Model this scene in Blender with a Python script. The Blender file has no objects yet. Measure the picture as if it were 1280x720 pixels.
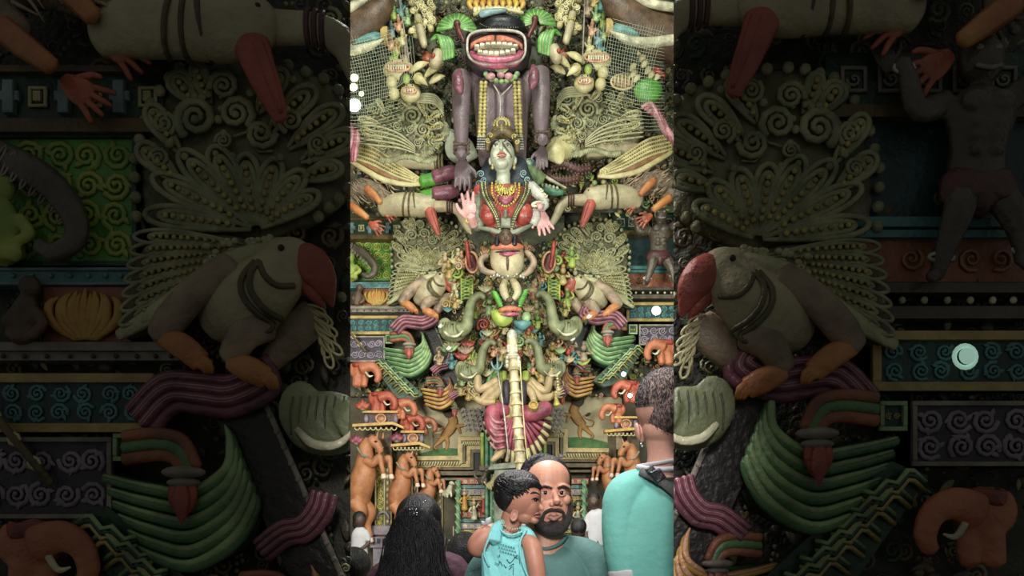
import bpy, bmesh, math, random
from mathutils import Vector
random.seed(7)
C = bpy.context.scene.collection
FPX, HY, CAMZ = 800.0, 640.0, 1.55
PI = math.pi
EDGE = 202.0 / 800.0          # splay of the added side walls' inner edges
EN = 3.168                    # added walls stand in for dim side bars, repeating the reliefs enlarged
YF = 1.56                     # front face of the added side walls

class Fr:
    """maps drawing units on a relief plane (x right, y down, d out of the wall) to metres"""
    def __init__(s, L=0, e=1.0, mir=False, dx=0, dy=0, clip=0, Y=None, ref=8):
        s.L, s.e, s.mir, s.dx, s.dy, s.clip = L, e, mir, dx, dy, clip
        s.Y = Y if Y is not None else ((10.5 - L * 0.0125) if e == 1.0 else (YF - 0.012 - L * 0.0011))
        s.k = s.e * s.Y / FPX
        s.Yr = s.Y - (ref * s.k * (1.0 if e == 1.0 else .55) if Y is None else 0)
    def __call__(s, x, y, d=0):
        if s.mir: x = 1276 - x
        x += s.dx; y += s.dy
        if s.e != 1.0:
            x = 640 + s.e * (x - 640); y = 360 + s.e * (y - 360)
        dd = d * s.k * (1.0 if s.e == 1.0 else 0.55)
        return Vector(((x - 640) * s.Yr / FPX, s.Y - dd, CAMZ + (HY - y) * s.Yr / FPX))
    def at(s, L):
        return Fr(L, s.e, s.mir, s.dx, s.dy, s.clip)

# ---------------------------------------------------------------- materials
def lin(c):
    c = c / 255.0
    return c / 12.92 if c <= 0.04045 else ((c + 0.055) / 1.055) ** 2.4
PAL = {}
def pal(n, r, g, b, rough=.5, var=.22, bump=.25, sc=9, metal=0, emit=0, col2=None):
    PAL[n] = (r, g, b, rough, var, bump, sc, metal, emit, col2)
_mats = {}
SCULPT = set()
def tone(r, g, b, s=.82, k=.96):
    y = .35*r + .45*g + .2*b
    return tuple(max(4, min(255, (y + (v - y)*s)*k*t)) for v, t in zip((r, g, b), (1.0, 1.0, .96)))
def mat(n):
    if n in _mats: return _mats[n]
    r, g, b, rough, var, bump, sc, metal, emit, col2 = PAL[n]
    if n in SCULPT:
        r, g, b = tone(r, g, b); col2 = tone(*col2) if col2 else (tuple(v*.62 for v in (r, g, b)) if n not in ('tan', 'purple', 'face_white', 'palm', 'skin_statue') else tuple(v*.84 for v in (r, g, b))); bump = max(bump, .35)
    m = bpy.data.materials.new(n); m.use_nodes = True
    nt = m.node_tree; N = nt.nodes; bs = N['Principled BSDF']
    base = (lin(r), lin(g), lin(b), 1)
    bs.inputs['Roughness'].default_value = rough
    bs.inputs['Metallic'].default_value = metal
    tc = N.new('ShaderNodeTexCoord')
    no = N.new('ShaderNodeTexNoise'); no.inputs['Scale'].default_value = sc; no.inputs['Detail'].default_value = 5
    nt.links.new(tc.outputs['Object'], no.inputs['Vector'])
    if emit:
        bs.inputs['Emission Color'].default_value = base
        bs.inputs['Emission Strength'].default_value = emit
        bs.inputs['Base Color'].default_value = base
        _mats[n] = m; return m
    mx = N.new('ShaderNodeMix'); mx.data_type = 'RGBA'
    rp = N.new('ShaderNodeValToRGB'); rp.color_ramp.elements[0].position = .32; rp.color_ramp.elements[1].position = .68
    nt.links.new(no.outputs['Fac'], rp.inputs['Fac']); nt.links.new(rp.outputs['Color'], mx.inputs['Factor'])
    if col2: a = tuple(lin(v) for v in col2) + (1,)
    else: a = tuple(v * (1 - var * 1.4) for v in base[:3]) + (1,)
    hi = tuple(min(1, v * (1 + var * .5)) for v in base[:3]) + (1,)
    mx.inputs['A'].default_value = a; mx.inputs['B'].default_value = hi if not col2 else base
    nt.links.new(mx.outputs['Result'], bs.inputs['Base Color'])
    if bump:
        n2 = N.new('ShaderNodeTexNoise'); n2.inputs['Scale'].default_value = sc * 5; n2.inputs['Detail'].default_value = 3
        nt.links.new(tc.outputs['Object'], n2.inputs['Vector'])
        bp = N.new('ShaderNodeBump'); bp.inputs['Strength'].default_value = bump; bp.inputs['Distance'].default_value = .02
        nt.links.new(n2.outputs['Fac'], bp.inputs['Height']); nt.links.new(bp.outputs['Normal'], bs.inputs['Normal'])
    _mats[n] = m
    return m

# ---------------------------------------------------------------- mesh maker
def cat(pts, n=5):
    """smooth curve through the points (x,y,d,r)"""
    if len(pts) < 3: n = max(n, 3)
    out = []
    P = [pts[0]] + list(pts) + [pts[-1]]
    for i in range(1, len(P) - 2):
        p0, p1, p2, p3 = P[i-1], P[i], P[i+1], P[i+2]
        for j in range(n):
            t = j / n
            out.append(tuple(.5 * ((2*b) + (-a + c)*t + (2*a - 5*b + 4*c - d)*t*t + (-a + 3*b - 3*c + d)*t**3)
                             for a, b, c, d in zip(p0, p1, p2, p3)))
    out.append(tuple(pts[-1]))
    return out

class M:
    def __init__(s): s.v = []; s.f = []; s.mi = []; s.sm = []; s.cur = 0
    def face(s, idx, smooth=True): s.f.append(idx); s.mi.append(s.cur); s.sm.append(smooth)
    def tube(s, pts, r, seg=8, n=4, flat=1.0, closed=False, cap=True, raw=False):
        if not isinstance(r, (list, tuple)): r = [r] * len(pts)
        if seg >= 10: seg = seg * 2; n = n * 2
        P = [(p[0], p[1], p[2] if len(p) > 2 else 0, q) for p, q in zip(pts, r)]
        if closed: P = P + [P[0]]
        Q = P if raw else cat(P, n)
        if closed: Q = Q[:-1]
        m = len(Q); base = len(s.v)
        ref = Vector((0, 0, 1))
        for i, q in enumerate(Q):
            a = Q[(i-1) % m] if closed else Q[max(i-1, 0)]; b = Q[(i+1) % m] if closed else Q[min(i+1, m-1)]
            t = Vector((b[0]-a[0], b[1]-a[1], b[2]-a[2]))
            t = t.normalized() if t.length > 1e-9 else Vector((1, 0, 0))
            B = ref - t * ref.dot(t)
            if B.length < .25: B = Vector((0, 1, 0)) - t * t.y
            B.normalize(); Nn = t.cross(B)
            rr = max(q[3], .02)
            for j in range(seg):
                an = 2 * PI * j / seg
                s.v.append(Vector(q[:3]) + Nn * (rr * math.cos(an)) + B * (rr * flat * math.sin(an)))
        for i in range(m if closed else m - 1):
            i2 = (i + 1) % m
            for j in range(seg):
                j2 = (j + 1) % seg
                s.face((base+i*seg+j, base+i*seg+j2, base+i2*seg+j2, base+i2*seg+j))
        if cap and not closed:
            for i, nb in ((0, 1), (m-1, m-2)):
                q = Vector(Q[i][:3]); o = Vector(Q[nb][:3]); t = (q - o)
                t = t.normalized() if t.length > 1e-9 else Vector((1, 0, 0))
                s.v.append(q + t * Q[i][3] * .55 * min(1, flat + .3)); c = len(s.v) - 1
                for j in range(seg):
                    s.face((c, base+i*seg+j, base+i*seg+(j+1) % seg))
        return s
    def blob(s, c, r, rot=0, nu=12, nv=8):
        if not isinstance(r, (list, tuple)): r = (r, r, r)
        if nu >= 12 and max(r) > 5: nu, nv = int(nu*2.2), int(nv*2.4)
        base = len(s.v); ca, sa = math.cos(rot), math.sin(rot)
        cd = c[2] if len(c) > 2 else 0
        def put(x, y, d): s.v.append(Vector((c[0] + x*ca - y*sa, c[1] + x*sa + y*ca, cd + d)))
        put(0, -r[1], 0)
        for i in range(1, nv):
            th = PI * i / nv
            for j in range(nu):
                ph = 2 * PI * j / nu
                put(r[0]*math.sin(th)*math.cos(ph), -r[1]*math.cos(th), r[2]*math.sin(th)*math.sin(ph))
        put(0, r[1], 0); last = len(s.v) - 1
        for j in range(nu):
            j2 = (j+1) % nu
            s.face((base, base+1+j, base+1+j2)); e = base+1+(nv-2)*nu
            s.face((last, e+j2, e+j))
            for i in range(nv-2):
                a = base+1+i*nu
                s.face((a+j, a+nu+j, a+nu+j2, a+j2))
        return s
    def prism(s, poly, d0, d1, inset=0.0, smooth=False):
        """outline pushed out from d0 to d1, front edge bevelled by inset"""
        n = len(poly); base = len(s.v)
        cx = sum(p[0] for p in poly)/n; cy = sum(p[1] for p in poly)/n
        def ring(sc, d):
            for p in poly:
                vx, vy = p[0]-cx, p[1]-cy; l = math.hypot(vx, vy) or 1
                q = max(0, (l - sc)/l); s.v.append(Vector((cx+vx*q, cy+vy*q, d)))
        ring(0, d0); k = 1
        if inset: ring(0, d1 - abs(inset)); ring(inset, d1); k = 3
        else: ring(0, d1); k = 2
        for a in range(k-1):
            for j in range(n):
                j2 = (j+1) % n
                s.face((base+a*n+j, base+a*n+j2, base+(a+1)*n+j2, base+(a+1)*n+j), smooth)
        s.face(tuple(base+j for j in range(n))[::-1], False); s.face(tuple(base+(k-1)*n+j for j in range(n)), False)
        return s
    def box(s, x0, y0, x1, y1, d0, d1, inset=0.0):
        return s.prism([(x0, y0), (x1, y0), (x1, y1), (x0, y1)], d0, d1, inset)
    def pillow(s, poly, d0, h, rings=5, smoothpoly=True, back=True, p=1.0):
        """rounded cushion over a star-shaped outline"""
        if smoothpoly:
            q = cat([(a, b, 0, 0) for a, b in list(poly) + [poly[0]]], 4)[:-1]; poly = [(a[0], a[1]) for a in q]
        n = len(poly); cx = sum(a for a, b in poly)/n; cy = sum(b for a, b in poly)/n
        base = len(s.v)
        for i in range(rings):
            t = i / rings * PI / 2
            sc = math.cos(t); dd = d0 + h * math.sin(t) ** p
            for a, b in poly: s.v.append(Vector((cx+(a-cx)*sc, cy+(b-cy)*sc, dd)))
        s.v.append(Vector((cx, cy, d0+h))); top = len(s.v)-1
        for i in range(rings-1):
            for j in range(n):
                j2 = (j+1) % n
                s.face((base+i*n+j, base+i*n+j2, base+(i+1)*n+j2, base+(i+1)*n+j))
        e = base+(rings-1)*n
        for j in range(n): s.face((e+j, e+(j+1) % n, top))
        if back: s.face(tuple(base+j for j in range(n))[::-1], False)
        return s
    def spiral(s, c, r, turns=1.6, w=1.2, a0=0, sgn=1, d=0, seg=6, taper=.5):
        pts = []; rad = []; n = int(9*turns)
        for i in range(n+1):
            t = i/n; a = a0 + sgn*2*PI*turns*t; q = r*(1-.86*t)
            pts.append((c[0]+q*math.cos(a), c[1]+q*math.sin(a), d+t*w*.8)); rad.append(w*(1-taper*t))
        s.tube(pts, rad, seg=seg, n=1); s.blob((pts[-1][0], pts[-1][1], d+w), w*.9, nu=6, nv=4)
        return s
    def beads(s, pts, r, gap=None, d=0, nu=6, nv=4):
        gap = gap or r*2.1
        Q = cat([(p[0], p[1], p[2] if len(p) > 2 else d, 0) for p in pts], 12)
        acc = 0; last = Q[0]; s.blob(last[:3], r, nu=nu, nv=nv)
        for q in Q[1:]:
            acc += math.dist(q[:3], last[:3])
            last = q
            if acc >= gap: s.blob(q[:3], r, nu=nu, nv=nv); acc = 0
        return s
    def paisley(s, a, b, w, d=0, r=.8, loops=2, beads=None, br=1.1, bend=0):
        """nested feather loops from a to the rounded tip b"""
        dx, dy = b[0]-a[0], b[1]-a[1]; l = math.hypot(dx, dy) or 1; nx, ny = -dy/l, dx/l
        def Q(t, o): 
            k = bend*l*math.sin(PI*.5*t)
            return (a[0]+dx*t+nx*(o+k), a[1]+dy*t+ny*(o+k), d+3*math.sin(PI*min(t, 1)*.8))
        for i in range(loops):
            f = 1-i*.42; e = 1-i*.13; s0 = .06+i*.14
            P = [Q(s0, .12*w*f), Q(.35, .62*w*f), Q(.7*e, w*f), Q(.92*e, .72*w*f), Q(e, 0), Q(.92*e, -.72*w*f), Q(.7*e, -w*f), Q(.35, -.62*w*f), Q(s0, -.12*w*f)]
            s.tube(P, [r*.7]+[r]*7+[r*.7], n=4, seg=6)
        if beads is not None: beads.beads([Q(.25, 0)[:2]+(d+4,), Q(.5, 0)[:2]+(d+5,), Q(.82, 0)[:2]+(d+4,)], br, br*2.3)
        return s
    def leaf(s, a, b, w, d=0, h=None, bend=0):
        dx, dy = b[0]-a[0], b[1]-a[1]; l = math.hypot(dx, dy) or 1; nx, ny = -dy/l, dx/l
        pts = [(a[0]+dx*t+nx*bend*math.sin(PI*t)*l, a[1]+dy*t+ny*bend*math.sin(PI*t)*l, d+(h or w*.5)*math.sin(PI*t)) for t in (0, .25, .5, .75, 1)]
        return s.tube(pts, [w*.35, w*.85, w, w*.7, w*.08], seg=7, n=2, flat=.5)
    def ring(s, c, rx, ry, w, d=0, n=20, seg=6, a0=0, a1=2*PI, rot=0):
        full = abs(a1-a0-2*PI) < 1e-6
        pts = []
        for i in range(n if full else n+1):
            a = a0+(a1-a0)*i/n; x, y = rx*math.cos(a), ry*math.sin(a)
            pts.append((c[0]+x*math.cos(rot)-y*math.sin(rot), c[1]+x*math.sin(rot)+y*math.cos(rot), d))
        return s.tube(pts, w, seg=seg, n=1, closed=full, raw=True)
    def belt(s, c, ang, r, cd, w=1.2, flat=1, depth=None):
        """half loop lying over a rounded body"""
        pts = []
        for i in range(11):
            t = PI*i/10
            pts.append((c[0]+r*math.cos(t)*math.cos(ang), c[1]+r*math.cos(t)*math.sin(ang), cd+(depth or r)*math.sin(t)))
        return s.tube(pts, w, seg=6, n=1, flat=flat, raw=True)
    def hand(s, c, ang, size, mir=1, spread=.18, curl=.12, d=0, palm=1):
        """palm and five fingers; ang = direction of the fingers"""
        ux, uy = math.cos(ang), math.sin(ang); vx, vy = -uy*mir, ux*mir
        def P(u, v, dd=0): return (c[0]+size*(u*ux+v*vx), c[1]+size*(u*uy+v*vy), d+size*dd)
        s.tube([P(-.55, 0), P(-.25, 0, .02), P(.1, 0, .03), P(.36, 0)], [size*.2, size*.33, size*.4, size*.36], flat=.42, seg=10)
        for i, (v, l) in enumerate(((-.3, .8), (-.1, .95), (.1, .9), (.29, .68))):
            b = v*spread*3
            s.tube([P(.25, v), P(.45+.1*l, v+b*.4, .04), P(.38+.62*l*.7, v+b*.8, .04+curl*.4*palm), P(.38+.62*l, v+b*1.1, curl*palm)], [size*.105, size*.1, size*.088, size*.065], seg=6, n=2)
        s.tube([P(-.25, -.2), P(.0, -.48, .06), P(.2, -.62, .1), P(.38, -.66, .12)], [size*.13, size*.12, size*.1, size*.07], seg=6, n=2)
        return s

def finish(name, m, F, mats, root=None, remesh=0, smooth=0, flat=False, org=None):
    org = org if org is not None else Vector((0, 0, 0))
    me = bpy.data.meshes.new(name)
    pts = [F(p[0], p[1], p[2]) for p in m.v]
    bm = bmesh.new()
    vs = [bm.verts.new(p) for p in pts]
    for idx, mi, sm in zip(m.f, m.mi, m.sm):
        try: fc = bm.faces.new([vs[i] for i in idx])
        except ValueError: continue
        fc.material_index = mi; fc.smooth = sm and not flat
    bmesh.ops.recalc_face_normals(bm, faces=bm.faces[:])
    if F.clip:
        no = Vector((-F.clip, EDGE, 0)).normalized()      # cut flush with the added wall's splayed edge
        g = bm.verts[:] + bm.edges[:] + bm.faces[:]
        bmesh.ops.bisect_plane(bm, geom=g, dist=1e-6, plane_co=(0, 0, 0), plane_no=no, clear_outer=True)
        ed = [e for e in bm.edges if e.is_boundary]
        if ed: bmesh.ops.holes_fill(bm, edges=ed, sides=0)
        if not bm.verts: bm.free(); bpy.data.meshes.remove(me); return None
    for v in bm.verts: v.co -= org
    bm.to_mesh(me); bm.free()
    for mn in (mats if isinstance(mats, (list, tuple)) else [mats]): me.materials.append(mat(mn))
    o = bpy.data.objects.new(name, me); C.objects.link(o)
    if remesh:
        md = o.modifiers.new('Remesh', 'REMESH'); md.mode = 'VOXEL'; md.voxel_size = remesh * F.k; md.use_smooth_shade = True
        if smooth:
            sm = o.modifiers.new('Smooth', 'SMOOTH'); sm.factor = .6; sm.iterations = smooth
    if root is not None: o.parent = root
    return o

class T:
    """one thing: an Empty at its base that carries its parts"""
    def __init__(s, F, name, label, cat_, x, y, group=None, d=0):
        s.F = F; s.org = F(x, y, d)
        if F.clip and s.org.x * F.clip < EDGE * s.org.y: s.org.x = F.clip * (EDGE * s.org.y + .02)
        r = s.root = bpy.data.objects.new(name, None); C.objects.link(r)
        r.location = s.org; r.empty_display_size = .05
        r['label'] = label; r['category'] = cat_
        if group: r['group'] = group
    def part(s, name, m, mats, parent=None, F=None, **kw):
        o = finish(name, m, F or s.F, mats, parent if parent is not None else s.root, org=s.org, **kw)
        return o
    def done(s):
        if not s.root.children: bpy.data.objects.remove(s.root); return None
        return s.root

def solo(F, name, label, cat_, m, mats, group=None, x=None, y=None, **kw):
    """a thing that is one mesh"""
    xs = [p[0] for p in m.v]; ys = [p[1] for p in m.v]
    org = F(x if x is not None else (min(xs)+max(xs))/2, y if y is not None else max(ys), 0)
    o = finish(name, m, F, mats, None, org=org, **kw)
    if o is None: return None
    o.location = org; o['label'] = label; o['category'] = cat_
    if group: o['group'] = group
    return o

def struct(F, name, m, mats, **kw):
    o = finish(name, m, F, mats, None, **kw)
    if o is not None: o['kind'] = 'structure'
    return o

HERE = {'CL': 'at left in lit hall', 'CR': 'at right in lit hall', 'FL': 'on added dark left wall', 'FR': 'on added dark right wall'}
def sides(fn, label, L=0, dx=0, dy=0, which='CL CR FL FR'):
    for w in which.split():
        F = Fr(L, EN if w[0] == 'F' else 1.0, w[1] == 'R', dx if w[1] == 'R' else 0, dy if w[1] == 'R' else 0,
               clip=0 if w[0] == 'C' else (-1 if w[1] == 'L' else 1))
        fn(F, label + ' ' + HERE[w], w)
pal('tan', 188, 174, 138, .42); pal('tan_pink', 176, 148, 122, .45); pal('beak_red', 190, 84, 70, .5, col2=(150, 60, 50))
pal('feather', 164, 164, 120, .45, col2=(104, 106, 74), sc=14); pal('feather_light', 186, 182, 140, .4, col2=(150, 146, 104), sc=14)
pal('feather_dark', 112, 108, 76, .5, sc=12); pal('feather_base', 132, 128, 92, .5, sc=12); pal('bead_orange', 186, 128, 78, .4); pal('bead_gold', 196, 178, 96, .35)
pal('olive_strap', 104, 92, 52, .4); pal('claw_orange', 206, 134, 62, .4, col2=(176, 92, 52)); pal('claw_red', 200, 92, 60, .35)
pal('fur', 140, 120, 96, .6, var=.4, sc=20); pal('pink', 208, 138, 150, .35); pal('plum', 142, 76, 98, .35); pal('magenta', 176, 76, 104, .35)
pal('leaf_green', 90, 172, 54, .4, col2=(60, 130, 44)); pal('yellow_green', 176, 186, 70, .45, col2=(96, 140, 50), sc=6)
pal('deep_green', 38, 78, 50, .45); pal('mid_green', 92, 140, 88, .4, col2=(64, 108, 66)); pal('pale_green', 158, 196, 128, .4)
pal('teal', 84, 150, 150, .45, col2=(56, 112, 120)); pal('teal_dark', 36, 78, 82, .5); pal('blue_pale', 132, 170, 180, .45)
pal('gold', 196, 166, 90, .4, col2=(140, 112, 52)); pal('gold_dark', 112, 90, 46, .5); pal('ochre', 196, 164, 60, .45, col2=(190, 120, 50))
pal('rust', 176, 96, 62, .45); pal('orange', 202, 114, 74, .45, col2=(172, 88, 56)); pal('red', 186, 62, 52, .4); pal('red_dark', 118, 44, 46, .45)
pal('violet_grey', 148, 136, 154, .5, col2=(110, 98, 120)); pal('violet_dark', 70, 60, 80, .5); pal('ledge_grey', 156, 146, 134, .55); pal('dark', 34, 34, 30, .6); pal('beam', 46, 40, 40, .45, bump=.06)
pal('elephant_green', 136, 142, 100, .5, col2=(98, 108, 74)); pal('ivory', 226, 220, 186, .35); pal('cream', 208, 198, 148, .45, col2=(170, 158, 100))
pal('silver', 196, 200, 196, .3, metal=.3); pal('brown', 104, 76, 54, .5); pal('skin_statue', 200, 170, 126, .42); pal('bronze', 96, 84, 70, .4); pal('maroon', 98, 48, 50, .45)
pal('peach', 226, 158, 116, .4); pal('gold_bright', 214, 200, 84, .35, metal=.2)

def bird_lower(F, lab, w):
    t = T(F.at(58), 'bird_statue', 'lower tan bird statue with red beak and fanned tail ' + HERE[w], 'statue', 525, 397)
    b = M(); b.tube([(520, 374, 0), (528, 369, 4), (537, 365, 8), (546, 358, 10), (552, 352, 9)], [8, 14, 15.5, 12.5, 10], seg=12)
    b.blob((552.5, 350.5, 9), (10.5, 10.5, 10)); b.blob((535, 368, 8), (14, 12, 11)); b.tube([(528, 352, 2), (540, 348, 6), (550, 346, 7)], [6, 7, 7])
    t.part('body', b, 'tan', remesh=1.0, smooth=4)
    k = M(); k.tube([(557.5, 348.5, 11), (562, 352, 13), (566, 358, 12), (569, 367, 7)], [6.4, 7, 5.6, .8], seg=10, flat=.9); k.tube([(559, 356, 10), (562, 362, 10), (566, 368, 7)], [4.4, 3.4, .8]); t.part('beak', k, 'beak_red')
    k = M(); k.blob((551, 346.5, 18.6), 1.3); t.part('eye', k, 'dark')
    h = M()
    for c, P in ((0, [(541, 352, 17), (537, 359, 21), (537.5, 366, 22), (542, 372, 20), (548, 376, 14)]), (0, [(543, 352, 18), (540, 358, 21), (541, 365, 22), (545.5, 371, 20), (551, 374, 14)]), (0, [(543, 352.5, 18), (545.5, 358, 20), (550, 361.6, 19), (556, 361, 15)])):
        h.tube([(x, y, d+2.6) for x, y, d in P], [1.2]*len(P), n=4, flat=.9)
    h.ring((545.5, 376.5), 2.4, 2.2, .9, d=18, n=12); t.part('harness', h, 'olive_strap')
    for pts, foot in ((((531, 354, 12), (519, 362, 16), (508, 373, 15), (502.5, 380.5, 13)), ((504, 380, 14), (512, 384, 16), (519, 390, 14))),
                      (((543, 374, 12), (536, 380, 16), (530.5, 389, 14)), ((531, 389.5, 15), (538, 393, 16), (544, 396, 13)))):
        l = M(); l.tube(pts, [8]+[6.6]*(len(pts)-2)+[5.4], seg=10); lg = t.part('leg', l, 'tan_pink', remesh=.9, smooth=2)
        f = M(); f.tube(foot, [4, 5, 4.4], seg=10)
        e = foot[-1]
        for q in (-3, 0, 3): f.tube([(e[0]+q*.3, e[1]-q*.3, e[2]+3), (e[0]+2.4+q*.4, e[1]+1.4-q*.2, e[2]+3), (e[0]+3+q*.4, e[1]+4.2, e[2])], [1.9, 1.7, .9], n=2)
        t.part('claw', f, 'claw_orange', parent=lg)
    k = M(); k.tube([(560, 370, 0), (553, 378, 4), (541, 391, 2)], [8, 7.5, 4]); t.part('tail', k, 'tan_pink')
    k = M(); rnd = random.Random(31)
    for i in range(12): k.paisley((558+i*.7, 366+i*1.4), (566+rnd.uniform(0, 7), 371+i*1.6+rnd.uniform(-1, 3)), 1.6, 5, .55, 1)
    t.part('feather_tuft', k, 'cream')
    g = M(); g.pillow([(546, 343), (528, 336), (506, 336), (490, 342), (484, 358), (482, 377), (496, 376), (512, 365), (530, 352)], -6, 9)
    wing = t.part('wing', g, 'feather_dark')
    g = M(); bd = M()
    for i in range(7):
        a = i/6; g.paisley((537-a*4, 343+a*5), (490-a*6.5, 342+a*30), 2.9, 4, .85, 2, bd, 1.0, bend=.06-.1*a)
    t.part('feather_loop', g, 'feather', parent=wing); t.part('bead_row', bd, 'bead_gold', parent=wing)
    g = M(); g.tube([(545, 345, 12), (528, 351, 13), (508, 365, 10), (483, 378, 3)], [2.6, 4, 4.4, 2.4], flat=.6)
    for i in range(34): a = rnd.random(); q = rnd.random(); g.blob((546-a*26, 340+a*2+q*(6+a*5), 11), (1.7, 1.4, 1.6), nu=6, nv=5)
    t.part('scale_edge', g, 'feather_light', parent=wing)
    # fanned tail, packed with scrolls, loops and beads
    ol = [(540, 338), (520, 336), (497, 333), (487, 326), (486, 305), (492, 283), (503, 268), (520, 262), (545, 264), (566, 272), (582, 290), (583, 301), (574, 317), (560, 329)]
    g = M(); g.pillow(ol, -14, 9, rings=4); fan = t.part('tail_fan', g, 'feather_base')
    g = M(); h = M(); cu = M(); ed = M()
    c = (537, 334)
    for tp, wd in (((492, 328), 4.2), ((495, 313), 4.6), ((506, 303), 4.8), ((519, 301), 5), ((532, 304), 4.6), ((545, 306), 4.4), ((556, 311), 4.2), ((562, 320), 3.6)):
        g.paisley(c, tp, wd, -4, 1.35, 3, h, 1.3)
    for tp, b0, wd in (((489, 300), (507, 316), 4), ((493, 284), (506, 304), 4), ((503, 271), (512, 284), 4.4), ((512, 267), (518, 284), 3), ((560, 277), (540, 296), 4.6), ((571, 285), (548, 302), 4.6), ((577, 296), (553, 307), 4.4), ((571, 309), (553, 314), 3.6), ((548, 270), (536, 288), 4)):
        g.paisley(b0, tp, wd, -5, 1.3, 2, h, 1.3)
    for q, r, sg, a0 in (((513, 290), 8.5, 1, 2.2), ((529, 288), 7, -1, .8), ((539, 296), 6, 1, 0), ((524, 277), 6, 1, 3), ((500, 292), 5, -1, 1), ((551, 291), 5, 1, 2), ((540, 275), 5, -1, 4), ((562, 300), 4.4, 1, 1), ((498, 306), 4.2, 1, 3), ((524, 299), 3.6, 1, 3)):
        cu.spiral(q, r, 1.9, r*.26, a0, sg, d=-1); cu.spiral(q, r*1.28, .8, r*.1, a0+1, sg, d=-3)
    for i in range(30):
        a = i/29; x, y = [(487, 328), (486, 305), (492, 283), (503, 268), (520, 263), (545, 265), (566, 273), (581, 290), (582, 301), (573, 317), (561, 328)][int(a*9.999)]
        x2, y2 = [(487, 328), (486, 305), (492, 283), (503, 268), (520, 263), (545, 265), (566, 273), (581, 290), (582, 301), (573, 317), (561, 328)][int(a*9.999)+1]
        u = a*9.999-int(a*9.999); ed.blob((x+(x2-x)*u, y+(y2-y)*u, -7), (2.5, 2.5, 3), nu=8, nv=6)
    for i in range(26): x, y = rnd.uniform(500, 560), rnd.uniform(272, 318); ed.blob((x, y, -1), rnd.uniform(1, 2), nu=7, nv=5)
    t.part('plume_loop', g, 'feather', parent=fan); t.part('curl', cu, 'feather', parent=fan); t.part('bead_row', h, 'bead_gold', parent=fan); t.part('scalloped_edge', ed, 'feather', parent=fan)
    t.done()

def bird_upper(F, lab, w):
    t = T(F.at(84), 'bird_statue', '', 'statue', 520, 285)
    t.root['label'] = 'upper tan bird statue with red beak hanging downward ' + HERE[w]
    b = M(); b.tube([(474, 257, -2), (490, 254, 2), (508, 254, 5), (526, 256, 6), (537, 257, 5)], [9, 13, 14, 14, 12], seg=12)
    b.blob((536, 256, 7), (12, 12, 11))
    t.part('body', b, 'tan', remesh=1.1, smooth=3)
    k = M(); k.tube([(537, 263, 10), (541, 274, 11), (545, 284, 9), (548.5, 293, 6)], [7.5, 6.2, 5, 2.8], seg=10, flat=.8); k.tube([(541, 266, 15), (546, 280, 14), (549, 291, 9)], [2.4, 2, 1]); t.part('beak', k, 'beak_red')
    k = M(); k.blob((541, 252, 15), 1.5); t.part('eye', k, 'dark')
    k = M()
    for cx, tl in ((507, .22), (513, .12), (519, -.1)): k.belt((cx, 254), PI/2+tl, 14.8, 4, 1.2, depth=16)
    t.part('harness', k, 'olive_strap')
    k = M(); k.tube([(436, 234, -6), (452, 232, -2), (470, 238, 0), (488, 250, 0)], [12, 14, 13, 9]); k.tube([(434, 250, 2), (446, 257, 4)], [9, 5])
    th = t.part('thigh', k, 'fur', remesh=1.2, smooth=1)
    k = M()
    for i in range(60):
        x, y = random.uniform(438, 490), random.uniform(222, 248)
        k.tube([(x, y, 10), (x+random.uniform(2, 7), y+random.uniform(1, 6), 11), (x+random.uniform(7, 13), y+random.uniform(4, 10), 8)], [.9, .8, .3], n=2, seg=5)
    t.part('fur_strand', k, 'tan_pink', parent=th)
    for p, q in ((((460, 238, 12), (468, 246, 14), (477, 256, 14)), (482, 262)), (((440, 259, 12), (450, 267, 14), (461, 275, 14)), (466, 279))):
        k = M(); k.tube(p, [5.4, 5, 3.6]); l = t.part('leg', k, 'claw_orange')
        k = M(); k.hand(q+(14,), .62, 14, spread=.25, curl=-.1); t.part('claw', k, 'claw_red', parent=l)
    # folded wing over the back
    g = M(); g.pillow([(436, 178), (452, 176), (474, 188), (500, 206), (522, 216), (529, 226), (526, 231), (505, 229), (478, 222), (452, 208), (436, 198)], 2, 9)
    wg = t.part('wing', g, 'bead_orange')
    g = M()
    for i in range(5):
        a = i/4
        g.tube([(436, 180+a*17, 10), (466, 187+a*27-a*6, 13), (498, 207+a*18-a*2, 12), (526, 223+a*6, 7)], [1.4, 1.6, 1.5, 1.2], n=6)
    g.tube([(436, 200, 9), (455, 213, 12), (480, 226, 11), (508, 231, 9), (528, 229, 6)], [2.6, 3.4, 3.6, 3.2, 2], flat=.7)
    t.part('feather_rib', g, 'cream', parent=wg)
    g = M()
    for i in range(4):
        a = (i+.5)/4; g.beads([(437, 181+a*17, 11), (466, 187+a*22, 14), (498, 207+a*16, 13), (524, 223+a*5, 8)], 1.2)
    t.part('bead_row', g, 'bead_gold', parent=wg)
    t.done()

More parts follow.
